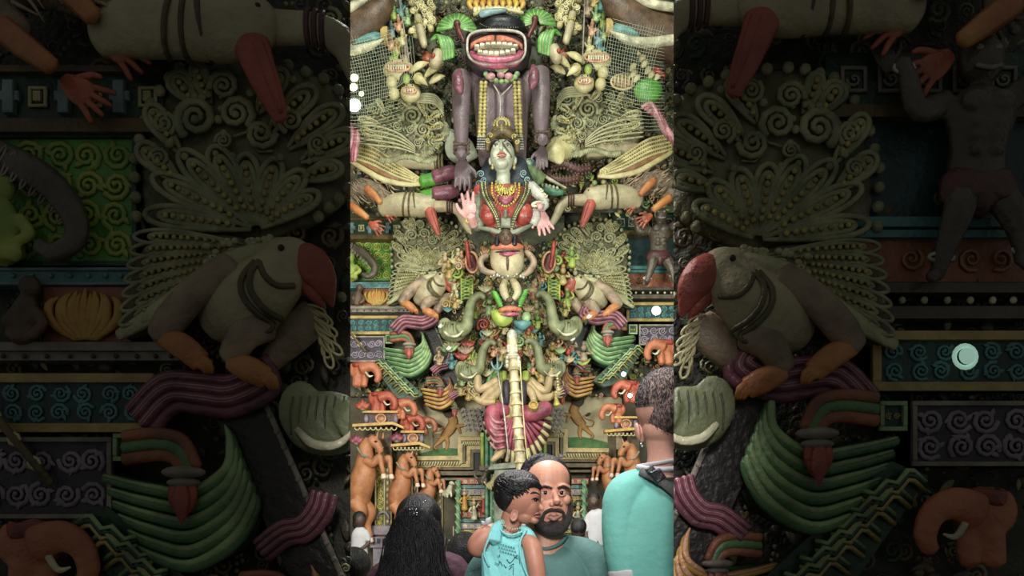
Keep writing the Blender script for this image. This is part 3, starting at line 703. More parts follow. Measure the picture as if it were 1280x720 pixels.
def ruff(F, lab, w):
    t = T(F.at(150), 'ear_ruff', 'green pleated fan ruff with red earring ' + HERE[w], 'ornament', 572, 42)
    a, b = M(), M(); c = (570, 32)
    for i in range(26):
        an = PI*1.02 + i/25*PI*1.0
        (a if i % 2 == 0 else b).tube([(c[0]+5*math.cos(an), c[1]+5*math.sin(an), 4), (c[0]+25*math.cos(an), c[1]+22*math.sin(an), -2)], [.9, 1.9], n=2, raw=True, seg=6, flat=.7)
    t.part('pleat', a, 'leaf_green'); t.part('pleat_pale', b, 'pale_green')  # every other pleat is a paler green
    m = M(); m.blob((571, 28, 6), (4.5, 4, 4)); m.tube([(571, 30, 6), (574, 40, 7), (580, 52, 7)], [3, 3.4, 2.2]); t.part('earring', m, 'red_dark'); t.done()
    t = T(F.at(146), 'hair_bun', 'bright green striped hair bun ' + HERE[w], 'ornament', 556, 74)
    a, b = M(), M()
    for i in range(9):
        o = i*2.4
        (a if i % 2 == 0 else b).tube([(538+o*.9, 46-o*.2+abs(i-4)*.4, 4), (546+o*.8, 44+o*.2, 8), (551+o*.8, 56, 8), (553+o*.7, 72-o*.2, 3)], [1, 1.8, 1.8, 1.4], n=4, seg=6)
    t.part('strand', a, 'leaf_green'); t.part('strand_light', b, 'pale_green')
    m = M(); m.tube([(548, 62, 2), (545, 72, 4), (542, 80, 4)], [7, 8, 6]); t.part('base', m, 'tan')
    m = M(); m.blob((542, 72, 11), 3); t.part('stud', m, 'red'); t.done()
    t = T(F.at(166), 'ear_lobe', 'hanging magenta ear lobe beside the giant purple arm ' + HERE[w], 'ornament', 572, 112)
    m = M(); m.tube([(574, 82, 0), (572, 92, 3), (573, 104, 3), (576, 112, 0)], [2.4, 6, 7, 3], flat=.7); t.part('lobe', m, 'plum')
    m = M(); m.ring((573, 99), 4, 9, 1.2, d=5, n=16); t.part('lobe_rim', m, 'pink'); t.done()

def clutter(F, lab, w):
    """little idols crowding the tiers beside the central figures"""
    rnd = random.Random(21 if w[1] == 'L' else 22)
    cols = ['yellow_green', 'cream', 'teal', 'peach', 'pale_green', 'tan_pink', 'gold', 'skin_statue', 'bead_gold', 'red', 'feather_light']
    pts = []
    for (x0, y0, x1, y1, n) in ((556, 318, 582, 345, 8), (566, 345, 612, 368, 10), (590, 376, 618, 402, 10), (598, 400, 630, 424, 12), (545, 428, 592, 452, 16), (606, 424, 630, 446, 9), (575, 472, 600, 492, 8), (556, 372, 578, 386, 4), (592, 446, 612, 470, 6), (560, 322, 600, 346, 5)):
        for i in range(n): pts.append((rnd.uniform(x0, x1), rnd.uniform(y0, y1)))
    for i, (x, y) in enumerate(pts):
        if w[0] == 'F' and (x > 582 or y > 474): continue
        c = rnd.choice(cols); m = M(); k = rnd.random(); s = rnd.uniform(.85, 1.4)
        if k < .55:
            m.tube([(x, y+6*s, 0), (x+rnd.uniform(-1.5, 1.5), y, 3)], [4.2*s, 3*s]); m.blob((x, y-4.4*s, 4), (2.6*s, 3*s, 2.6*s), nu=8, nv=6)
            a = rnd.uniform(-3, 3); m.tube([(x-2.5*s, y, 3), (x-6*s, y+a, 5), (x-4*s, y-5+a, 6)], [1.3*s, 1.2*s, .9*s], n=2, seg=6); m.tube([(x+2.5*s, y, 3), (x+6*s, y-a, 5), (x+3*s, y+5, 6)], [1.3*s, 1.2*s, .9*s], n=2, seg=6)
            m.leaf((x, y-6.4*s), (x, y-11*s), 1.9*s, 4); nm, ct = 'small_idol', 'statue'; lb = 'small painted idol crowding tiers by monkey face '
        elif k < .8:
            for j in range(5): m.leaf((x, y+4), (x+(j-2)*4*s, y-6*s+abs(j-2)*1.6), 2*s, 2)
            nm, ct = 'leaf_cluster', 'carving'; lb = 'small painted leaf cluster on tiers by monkey face '
        else:
            m.spiral((x, y), 6*s, 1.6, 1.7*s, rnd.uniform(0, 6), rnd.choice((-1, 1)), d=2); nm, ct = 'scroll_ornament', 'carving'; lb = 'small curled ornament on tiers by monkey face '
        solo(F.at(74 + rnd.uniform(-12, 12)), nm, lb + HERE[w], ct, m, c, lb.strip() + ' ' + w)

def orange_elephant(F, x, y, s, lab, L, mir=1, c='orange', c2='red'):
    def q(a, b, d=0): return (x+mir*a*s, y+b*s, d*s)
    t = T(F.at(L), 'elephant_capital', lab, 'statue', x, y+22*s)
    m = M(); m.blob(q(0, 0, 0), (11*s, 11*s, 9*s)); m.tube([q(4, -1, 6), q(14, -4, 8), q(22, 0, 8), q(25, 9, 8), q(22, 15, 8)], [8*s, 6.6*s, 5.4*s, 4.6*s, 3.4*s], seg=10, n=5); m.blob(q(-8, -1, 2), (6*s, 9*s, 5*s))
    m.tube([q(-3, 8, 3), q(-4, 20, 4)], [6*s, 5*s]); m.tube([q(7, 8, 3), q(6, 20, 5)], [5*s, 4.5*s])
    t.part('body', m, c, remesh=1.0*s+.2, smooth=2)
    m = M(); m.pillow([q(-8, -9)[:2], q(6, -10)[:2], q(8, -4)[:2], q(-6, -3)[:2]], 7*s, 3*s); t.part('cap', m, c2)
    m = M(); m.tube([q(9, 3, 9), q(14, 9, 11), q(19, 8, 11)], [1.6*s, 1.4*s, .4*s]); t.part('tusk', m, 'ivory')
    m = M(); m.blob(q(6, -3, 12), (1.3*s, 1*s, 1*s), nu=6, nv=4); t.part('eye', m, 'dark'); t.done()

def stepped(F, lab, w):
    t = T(F.at(62), 'stepped_cornice', 'green zigzag stepped cornice below the layered bracket ' + HERE[w], 'cornice', 490, 492)
    A, B, Cc = M(), M(), M()
    for row in range(6):
        x, y = 468+row*6.2, 453+row*6.6
        for k, g in ((0, A), (1.9, B), (3.8, Cc)):
            P = [(x-3, y+1+k, 2), (x+3, y-3+k, 6), (x+6, y-3+k, 8), (x+10, y+2+k, 8), (x+14, y+1+k, 8), (x+18, y+6+k, 6), (x+22, y+5+k, 3)]
            g.tube(P, [1.1]*7, raw=True, seg=6, flat=1.6)
    t.part('step', A, 'pale_green'); t.part('step_dark', B, 'deep_green'); t.part('step_trim', Cc, 'bead_gold')  # rows striped pale green, dark green and gold
    m = M(); m.prism([(463, 452), (478, 446), (528, 492), (514, 500), (494, 496)], -8, 1); t.part('core', m, 'deep_green'); t.done()

SCULPT.update(PAL)
pal('purple', 116, 97, 107, .42, var=.2); pal('purple_dark', 62, 46, 56, .4); pal('black_blue', 26, 30, 36, .4); pal('lip_orange', 214, 122, 84, .4, col2=(170, 84, 60), sc=25)
pal('lip_pink', 204, 92, 126, .3); pal('lip_rim', 196, 190, 180, .4); pal('face_white', 190, 197, 178, .35, var=.08); pal('dress_red', 192, 70, 58, .32, var=.15); pal('palm', 226, 160, 164, .4, var=.1)
pal('navy', 52, 64, 78, .5); pal('chain', 206, 190, 120, .35, metal=.2); pal('pole_ivory', 212, 194, 150, .35); pal('pole_white', 200, 198, 180, .3)
pal('red_orange', 196, 84, 56, .45, col2=(160, 62, 44)); pal('skirt_pink', 196, 84, 112, .4); pal('skirt_dark', 92, 34, 44, .5); pal('teal_post', 108, 176, 140, .4)
pal('silver_sleeve', 206, 204, 196, .35); pal('grey_green', 134, 142, 122, .45); pal('mouth_dark', 60, 26, 34, .4)

def giant():
    F = Fr(128, ref=14); FH = Fr(128, ref=38); FN = Fr(128, ref=30); FT = Fr(128, ref=47)
    t = T(F, 'giant_idol', 'giant purple monkey faced idol with huge open toothed mouth and hanging arms', 'statue', 630, 190)
    m = M(); m.tube([(627, 86, 0), (627, 105, 4), (627, 140, 2), (628, 196, -4)], [34, 40, 34, 30], seg=16, flat=.5)
    for x in (609, 643): m.tube([(x, 104, 14), (x, 135, 16), (x, 190, 10)], [12, 14, 12])
    for x in (590, 662): m.blob((x, 98, 8), (13, 12, 12))
    t.part('torso', m, 'purple', remesh=1.6, smooth=3)
    for s, pts, wr, hd in ((1, [(577, 96, 14), (577, 125, 20), (577, 155, 20), (577, 188, 16)], (577, 187), (577, 206)), (-1, [(675, 92, 14), (676, 122, 20), (676, 150, 20), (677, 172, 16)], (678, 172), (678, 186))):
        m = M(); m.tube(pts, [12, 11.6, 10, 7.4], seg=14, n=6); m.blob((pts[0][0]+s*3, pts[0][1]+4, pts[0][2]-2), (14, 13, 12)); ar = t.part('arm', m, 'purple')
        m = M()
        for i in range(4): m.ring((wr[0], wr[1]-8+i*4.4), 9, 2.6, 1.9, d=16, n=16)
        for i in range(8): m.blob((wr[0]-7+i*2, wr[1]-1, 24), 1.8, nu=6, nv=4)
        t.part('bangle', m, 'brown', parent=ar)
        m = M(); m.hand((hd[0], hd[1], 20), PI/2, 27 if s == 1 else 20, mir=s, spread=.05, curl=.05); m.tube([(wr[0], wr[1]+4, 16), (hd[0], hd[1]-8, 20)], [7, 7.4]); t.part('hand', m, 'purple', parent=ar, remesh=.9, smooth=1)
    m = M(); m.blob((622, 34, 6), (44, 40, 24), nu=20, nv=12); m.blob((621, 60, 22), (41, 27, 18), nu=20, nv=12); hd = t.part('head', m, 'purple_dark', F=FH, remesh=1.5, smooth=2)
    m = M(); m.pillow([(596, 22), (612, 15), (640, 14), (658, 20), (652, 32), (636, 37), (612, 36), (600, 30)], 20, 22); t.part('nose', m, 'black_blue', F=FH, parent=hd)
    m = M(); m.pillow([(598, 18), (606, 14), (632, 13), (632, 17), (618, 20), (602, 24)], 40, 4); t.part('nose_stripe', m, 'blue_pale', F=FH, parent=hd)
    m = M(); m.beads([(600, 28, 36), (612, 36, 40), (630, 37, 41), (648, 34, 38)], .6, 1.8); t.part('dot_line', m, 'ledge_grey', F=FH, parent=hd)
    N = 40; ol = []
    for i in range(N):
        a = 2*PI*i/N; ca, sa = math.cos(a), math.sin(a); e = .72
        ol.append((620.5+36.5*math.copysign(abs(ca)**e, ca), 60-(1.8*math.cos(2*a) if sa < 0 else 0)+22.5*math.copysign(abs(sa)**e, sa)))
    m = M(); m.pillow(ol, 34, 6, smoothpoly=False); mo = t.part('mouth', m, 'mouth_dark', F=FH, parent=hd)
    m = M(); m.tube([(x, y, 40) for x, y in ol], 1.7, n=1, closed=True, seg=8); t.part('lip_rim', m, 'lip_rim', F=FH, parent=hd)
    def half(x0, x1):
        P = [(x, 41.5+((x-620)/36)**2*13) for x in [x0+(x1-x0)*i/8 for i in range(9)]]
        Q = [(x, 52.5+((x-620)/36)**2*7) for x in [x1+(x0-x1)*i/8 for i in range(9)]]
        return P+Q
    for a, b in ((587.5, 618.6), (619.8, 654)):
        m = M(); m.pillow(half(a, b), 37, 7, smoothpoly=False); t.part('upper_lip', m, 'lip_orange', F=Fr(128, ref=42), parent=hd)
    m = M(); m.pillow([(586, 60), (594, 70), (612, 75), (632, 75), (648, 69), (655.5, 59), (654, 70), (645, 79), (622, 82.5), (598, 79), (588, 71)], 37, 7); t.part('lower_lip', m, 'lip_pink', F=Fr(128, ref=43), parent=hd)
    m = M(); m.tube([(588, 67, 42), (598, 73, 44), (620, 76.5, 45), (645, 72.5, 44), (654.5, 64, 42)], [1.4, 3.6, 4.4, 3.6, 1.4], n=5, flat=.6); t.part('lower_lip', m, 'lip_pink', F=Fr(128, ref=43), parent=hd)
    m = M(); m.pillow([(592, 62), (606, 56), (624, 54), (642, 55), (649, 58), (640, 64), (622, 68), (604, 67)], 40, 4); t.part('tongue', m, 'tan_pink', F=Fr(128, ref=43), parent=hd)
    for k, up in enumerate((1, 0)):
        n = 8 if up else 7
        for i in range(n):
            x = 593+i*6.9 if up else 597+i*6.9; u = (x+3.2-621)/30
            y = (53.4+u*u*5) if up else (65-u*u*5-u*1.4)
            m = M(); m.box(x, y, x+6.2, y+(4.2-1.2*abs(u) if up else 4.8-1.6*abs(u)), 44, 49.5, 1); t.part('tooth', m, 'ivory', F=FT, parent=hd)
    cr = M()
    for i in range(12): cr.leaf((594+i*5, 14-1.5*math.sin(i/11*PI)), (593.5+i*5, 5-2*math.sin(i/11*PI)), 3, 34)
    cr.tube([(592, 15, 34), (620, 12, 40), (654, 13, 34)], 2); cp = t.part('crown', cr, 'cream', F=FH, parent=hd)
    m = M()
    for i in range(9):
        m.tube([(588+i*8, -4, 30), (586+i*8.5, 2, 34), (590+i*7.6, 8, 34)], [4, 3.4, 1.5]);
    t.part('crown_petal', m, 'ochre', F=FH, parent=hd)
    # garland, tassels and necklace
    for sx, lean in ((604.5, -1), (646, 1)):
        m = M()
        for i in range(15):
            y = 104+i*4.7; x = sx+lean*(i/14)*2.5
            for o in (-2.6, 2.6): m.blob((x+o, y, 30), (3, 2.6, 2.6), lean*.3*o, nu=7, nv=5)
        g = t.part('garland', m, 'bead_gold', F=FN)
        m = M(); x = sx+lean*2.5
        for i in range(7): m.beads([(x-4.6+i*1.5, 172, 32), (x-5.6+i*1.9, 188, 32)], .9, 2)
        t.part('tassel', m, 'silver', F=FN, parent=g)
    m = M()
    for i in range(9):
        a = PI*(.08+.84*i/8); m.blob((627+20*math.cos(a), 91+12*math.sin(a), 32), (3.6, 3, 3))
    for i in range(5): m.leaf((627, 96), (627+(i-2)*5.5, 84+abs(i-2)), 2, 34)
    nk = t.part('necklace', m, 'pale_green', F=FN)
    m = M()
    for x in (614, 636): m.blob((x, 99, 35), (5.4, 4.4, 3))
    m.blob((626, 98, 36), (5, 4, 3)); t.part('necklace_flower', m, 'pink', F=FN, parent=nk)
    m = M(); m.tube([(617, 106, 30), (625, 122, 31), (625, 146, 30)], .7); m.tube([(640, 106, 30), (625, 122, 31)], .7); t.part('cord', m, 'lip_rim', F=FN, parent=nk)
    t.done()
    for s, x0, wsh in ((1, 0, 'left'), (-1, 0, 'right')):
        Fm = Fr(104, mir=(s < 0))
        m = M()
        for i in range(7): m.pillow([(555+i*4, 152+i*3), (575+i*3, 158+i*5), (592+i, 176+i*3), (575, 198+i), (556+i*2, 186)], -4+i*1.4, 5)
        solo(Fm, 'pale_cloth_fold', 'pale bright folded cloth behind the ' + ('left' if s > 0 else 'right') + ' purple forearm', 'cloth', m, 'face_white' if s > 0 else 'cream')

def goddess():
    F = Fr(158, ref=10)
    t = T(F, 'goddess_idol', 'white faced goddess idol in red with gold chains and raised palm', 'statue', 632, 298)
    m = M(); m.tube([(629, 208, -6), (629, 224, -4), (630, 234, -8)], [9, 9.4, 15], seg=14); m.blob((628, 190, 0), (15.5, 20, 16), nu=18, nv=14)
    m.blob((627, 203, 8), (8.5, 7, 7)); m.tube([(627, 180, 14), (626.5, 187, 17.5), (626.5, 192, 19)], [1.6, 2, 2.8]); m.blob((620, 194, 11), (5, 5, 4)); m.blob((635, 194, 11), (5, 5, 4)); m.blob((612.5, 195, -2), (2.4, 5, 3)); m.blob((644, 194, -2), (2.4, 5, 3))
    for x in (619.5, 634.5): m.blob((x, 184.5, 12), (4.2, 2.4, 2.4))
    hd = t.part('face', m, 'face_white', remesh=.7, smooth=2)
    for x in (619.5, 634.5):
        m = M(); m.blob((x, 184.8, 13.6), (3.3, 1.5, 1.6)); e = t.part('eye', m, 'ivory', parent=hd)
        m = M(); m.blob((x, 184.6, 15), (1.3, 1.4, .9), nu=8, nv=6); m.tube([(x-4.2, 183.8, 13.8), (x, 182.4, 15.2), (x+4, 183.6, 13.6)], .45, seg=5); m.tube([(x-5, 179.4, 13), (x, 176.8, 14.6), (x+4.8, 178.4, 13)], .7, seg=5); t.part('brow', m, 'navy', parent=hd)
    m = M(); m.tube([(621.5, 197.6, 16.2), (627, 195.8, 18.4), (633, 197.2, 16)], [.5, 1.5, .5]); m.tube([(622, 198.8, 16.2), (627.2, 200.6, 17.6), (632.6, 198.4, 16)], [.4, 1.7, .4]); t.part('lip', m, 'beak_red', parent=hd)
    m = M(); m.tube([(627, 171, 15), (627, 175, 16)], .7); m.tube([(628, 181, 17), (632, 188, 17), (637, 194, 15), (640, 198, 12)], [.7, 1, .8, .5]); t.part('face_mark', m, 'brown', parent=hd)
    m = M(); m.tube([(609, 180, -4), (611, 171, 2), (618, 167, 8), (628, 165, 10), (638, 167, 8), (645, 171, 2), (647, 182, -4)], [4.4]*7, n=4); m.blob((628, 160, 0), (15, 9, 10)); cw = t.part('crown', m, 'gold_dark')
    m = M()
    for i in range(11):
        a = PI+PI*i/10; m.blob((627+9.6*math.cos(a), 154+9*math.sin(a), 6), 1.9, nu=6, nv=5)
    m.ring((627, 153), 6, 6, 1.5, d=7, n=14); m.tube([(627, 156, 9), (627, 166, 14)], [1.8, 2.2])
    for x, y in ((613, 170), (620, 166), (635, 166), (643, 171), (610, 176), (646, 178)): m.spiral((x, y), 3.4, 1.3, .9, x, 1, d=11)
    t.part('crown_ornament', m, 'bead_gold', parent=cw)
    m = M()
    for x in (615.5, 643): m.blob((x, 203, 4), 1.6); m.blob((x, 206.5, 4), 2.2)
    t.part('earring', m, 'chain', parent=hd)
    m = M(); m.pillow([(606, 180), (650, 178), (662, 195), (666, 226), (594, 226), (596, 205)], -22, 10); t.part('hair', m, 'navy')
    m = M()
    for x, y in ((600, 206), (604, 214), (598, 218), (655, 205), (660, 213)): m.spiral((x, y), 5, 1.6, 1, x, 1, d=-12)
    t.part('hair_curl', m, 'blue_pale')
    m = M(); m.tube([(631, 230, -8), (631, 246, -4), (632, 266, -4), (633, 288, -8)], [30, 33, 31, 16], seg=18, flat=.45); m.blob((611, 265, 5), (12, 14, 12)); m.blob((655, 265, 5), (12, 14, 12)); m.blob((599, 234, 0), (8, 9, 8)); m.blob((664, 232, 0), (8, 9, 8))
    t.part('torso', m, 'dress_red', remesh=1.1, smooth=3)
    ch = M(); dk = M()
    for o, w_ in ((0, 1.2), (4.4, 1.0)):
        L = [(602+o, 226, 6), (604+o, 242, 11), (611+o*.8, 258, 16), (619+o*.5, 272, 16), (624+o*.3, 286, 10)]
        R = [(1264-x, y, d) for x, y, d in L]; ch.beads(L, w_*1.15, 2.2); ch.beads(R, w_*1.15, 2.2)
    for o in (-2.4, 2.3, 7):
        L = [(602+o, 226, 6), (604+o, 242, 11), (611+o*.8, 258, 16), (619+o*.5, 272, 16), (624+o*.3, 286, 10)]
        dk.tube(L, 1, n=5); dk.tube([(1264-x, y, d) for x, y, d in L], 1, n=5)
    t.part('chain', ch, 'chain'); t.part('chain_edge', dk, 'deep_green')
    m = M()
    for r, y0 in ((17, 228), (12, 226)): m.beads([(632-r, y0, 8), (632-r*.9, y0+r*1.1, 12), (632, y0+r*1.9, 15), (632+r*.9, y0+r*1.1, 12), (632+r, y0, 8)], 1.5, 2.6)
    for i in range(40): m.blob((631+random.gauss(0, 6), 238+random.gauss(0, 3.4), 14), 1.2, nu=6, nv=4)
    for i in range(9):
        a = PI*(.1+.8*i/8); m.leaf((631+8*math.cos(a), 232+6*math.sin(a)), (631+11*math.cos(a), 234+12*math.sin(a)), 1.6, 14)
    t.part('necklace', m, 'gold_bright')
    m = M(); m.pillow([(622, 246), (641, 246), (640, 252), (636, 257), (632, 259), (628, 257), (623, 252)], 12, 5); t.part('bodice_panel', m, 'magenta')
    m = M(); m.tube([(597, 281, 2), (612, 286, 8), (626, 291, 10), (640, 291, 10), (654, 285, 8), (668, 276, 2)], [2, 3, 3.6, 3.6, 3, 2], n=4); m.box(626, 274, 639, 286, 8, 16, 2); m.tube([(632, 266, 16), (632, 274, 16)], [2.4, 3]); t.part('belt', m, 'grey_green')
    m = M(); m.tube([(600, 232, 0), (598, 246, -2), (596, 262, -2), (594, 274, 0)], [7, 7, 7, 8]); m.blob((596, 275, 0), (9, 9, 8)); ar = t.part('sleeve', m, 'grey_green')
    m = M(); m.ring((589, 277), 7, 2, 1.3, d=12, n=14); t.part('bangle', m, 'gold_bright', parent=ar)
    m = M(); m.tube([(592, 280, 6), (589, 273, 18)], [6, 6]); m.hand((588, 261, 22), -PI/2-.02, 27, mir=1, spread=.12, curl=.05); t.part('hand', m, 'palm', parent=ar, remesh=.75, smooth=1)
    m = M(); m.tube([(664, 230, 2), (674, 242, 8), (682, 254, 10)], [8, 7, 6]); m.blob((668, 268, 2), (9, 11, 7)); m.tube([(682, 254, 10), (676, 261, 12)], [6, 6]); ar = t.part('sleeve', m, 'silver_sleeve')
    m = M(); m.ring((671.5, 257), 6.4, 2.4, 1.8, d=14, n=14, rot=-.2); m.spiral((676, 240), 3, 1.4, .8, 0, 1, d=15); m.spiral((681, 247), 3, 1.4, .8, 0, 1, d=16); t.part('bangle', m, 'ivory', parent=ar)
    m = M(); m.tube([(673, 258, 14), (675.5, 264, 20)], [3.2, 4]); m.hand((677.5, 268.5, 22), 1.22, 23, mir=-1, spread=.14, curl=.05); t.part('hand', m, 'palm', parent=ar, remesh=.75, smooth=1)
    t.done()

def monkey_face():
    F = Fr(140)
    t = T(F, 'monkey_idol', 'tan monkey faced idol with orange lips below the goddess', 'statue', 634, 350)
    m = M(); m.tube([(634, 306, 0), (634, 318, 8), (634, 334, 8), (633, 343, 3)], [17, 21, 20, 12], seg=16, flat=.8); mz = t.part('muzzle', m, 'tan', remesh=1, smooth=2)
    m = M(); m.pillow([(613, 310), (620, 301), (634, 298), (648, 300), (656, 311), (650, 313), (634, 311), (618, 313)], 10, 12); t.part('cap', m, 'red_dark')
    m = M(); m.tube([(615, 315, 20), (624, 315, 25), (634, 315, 27), (645, 315, 25), (653, 314, 20)], [2.6, 4.6, 5, 4.6, 2.6], n=5, flat=.8); t.part('upper_lip', m, 'lip_orange', parent=mz)
    m = M(); m.tube([(620, 321, 22), (634, 322, 27), (650, 319.6, 22)], [.7, 1.4, .7], n=5); t.part('mouth_line', m, 'mouth_dark', parent=mz)
    m = M(); m.tube([(622, 323, 21), (634, 325, 26), (647, 322, 21)], [1.4, 3.2, 1.4], n=5, flat=.8); t.part('lower_lip', m, 'lip_pink', parent=mz)
    m = M(); m.tube([(634.4, 329, 27), (634.6, 336, 27), (634.6, 343, 18)], [1.4, 1.6, 1.4]); t.part('chin_cleft', m, 'brown', parent=mz)
    for s, pts, hx in ((1, [(609, 318, 6), (602, 324, 8), (601, 334, 10), (608, 341, 12), (619, 343, 12)], (606, 315)), (-1, [(657, 313, 6), (665, 322, 8), (667, 330, 8), (661, 340, 10), (652, 346, 10)], (656, 310))):
        m = M(); m.tube(pts, [3.6, 4, 4.4, 4, 3], n=5); a = t.part('arm', m, 'tan_pink'); m = M(); m.hand((hx[0], hx[1], 10), -1.4, 9, mir=s); t.part('hand', m, 'peach', parent=a)
    m = M()
    for i in range(12): m.blob((614+i*3.6+random.uniform(-1, 1), 347+random.uniform(-2, 2), 14), random.uniform(1.2, 2.6), nu=7, nv=5)
    t.part('jewel', m, 'silver'); t.done()
    t = T(Fr(166), 'small_face_idol', 'little tan face in dark hair above the monkey cap', 'statue', 632, 304)
    m = M(); m.blob((632, 294, 2), (9, 10, 8)); m.tube([(632, 296, 9), (632, 299, 10)], 1.4); f = t.part('face', m, 'brown', remesh=.7)
    m = M(); m.tube([(621, 303, 0), (622, 292, 0), (632, 283, 0), (643, 292, 0), (643, 303, 0)], 3); t.part('hair', m, 'black_blue')
    m = M(); m.blob((628.5, 293, 9.4), (1.6, .8, .7)); m.blob((635.5, 293, 9.4), (1.6, .8, .7)); m.tube([(629, 300.6, 8.6), (632, 301.2, 9), (635, 300.6, 8.6)], .8, seg=5); t.part('eye', m, 'mouth_dark', parent=f); t.done()
    t = T(Fr(140), 'crouching_idol', 'crouching idol with coral lips and pale legs above the pole', 'statue', 637, 408)
    for p in ([(632, 346, 0), (629, 358, 6), (631, 368, 9), (635, 376, 8)], [(640, 346, 0), (645, 356, 6), (647, 366, 9), (642, 374, 8)]):
        m = M(); m.tube(p, [3.4, 5, 5, 3], n=5, seg=10); t.part('leg', m, 'tan')
    m = M(); m.blob((637, 376, 10), (5, 4, 4)); m.spiral((637, 376), 3, 1.4, .8, d=13); t.part('knot', m, 'brown')
    for p in ([(618, 364, 2), (623, 376, 8), (627, 384, 10)], [(657, 362, 2), (653, 374, 8), (649, 384, 10)]):
        m = M()
        for i in range(8):
            a = i/7; m.blob((p[0][0]+(p[2][0]-p[0][0])*a, p[0][1]+(p[2][1]-p[0][1])*a, p[0][2]+8*a), (5, 2.2, 5), .3 if p[0][0] < 630 else -.3, nu=8, nv=5)
        t.part('sleeve', m, 'leaf_green')
    m = M(); m.pillow([(622, 388), (628, 379), (638, 383), (648, 378), (654, 387), (640, 386)], 8, 8); t.part('cap', m, 'black_blue')
    m = M(); m.pillow([(612, 388), (622, 386), (640, 394), (640, 402), (630, 408), (618, 404)], 4, 10); f = t.part('face', m, 'yellow_green')
    m = M(); m.tube([(624, 390, 14), (637, 389, 19), (651, 389, 14)], [2.4, 3.6, 2.4], n=4, flat=.8); t.part('upper_lip', m, 'lip_orange', parent=f)
    m = M(); m.tube([(626, 395, 14), (638, 396, 18), (650, 394, 14)], [1, 2.6, 1], n=4, flat=.8); t.part('lower_lip', m, 'lip_pink', parent=f); t.done()
    m = M(); m.blob((658, 394, 0), (6, 7, 6)); solo(Fr(142), 'pale_ball', 'pale green egg shaped ball beside coral lips', 'ornament', m, 'pale_green')
    m = M(); m.pillow([(642, 399), (655, 398), (665, 401), (660, 408), (652, 411), (644, 405)], 0, 8); solo(Fr(142), 'teal_bowl', 'small teal bowl under the pale green ball', 'bowl', m, 'teal')

def flagpole():
    F = Fr(176)
    t = T(F, 'temple_flagpole', 'tall ringed ivory and gold temple flagpole before the seated deity', 'flagpole', 655, 700)
    m = M(); m.tube([(639, 411, 0), (640, 425, 0), (641, 440, 0)], [3.6, 6.4, 6], seg=12); m.tube([(641, 440, 0), (645, 500, 0), (651, 585, 0), (660, 700, 0)], [5, 5.4, 6, 6.6], seg=14, n=8); t.part('shaft', m, 'pole_ivory')
    m = M()
    for i in range(17):
        y = 446+i*14.6; x = 641.2+(y-440)*.068
        m.tube([(x-.2, y-4, 0), (x, y-.4, 0), (x, y+.6, 0), (x+.1, y+1.4, 0)], [5.2+i*.07, 7+i*.09, 7.2+i*.09, 5.4+i*.07], seg=16, n=2)
    t.part('ring_band', m, 'pole_ivory')
    m = M(); m.tube([(650, 450, 3), (656, 540, 3), (663, 600, 3)], .7); t.part('rope', m, 'cream')
    m = M()
    for s in (-1, 1):
        for i in range(3): m.blob((641+s*7, 446+i*5, 2), (2.6, 3, 3)); m.blob((640.5+s*5, 432+i*3, 5), (2.4, 2.4, 2.4))
    m.blob((640, 418, 1), (6.4, 8, 6)); m.blob((641, 443, 2), (8, 4, 6)); t.part('finial', m, 'pole_white'); t.done()

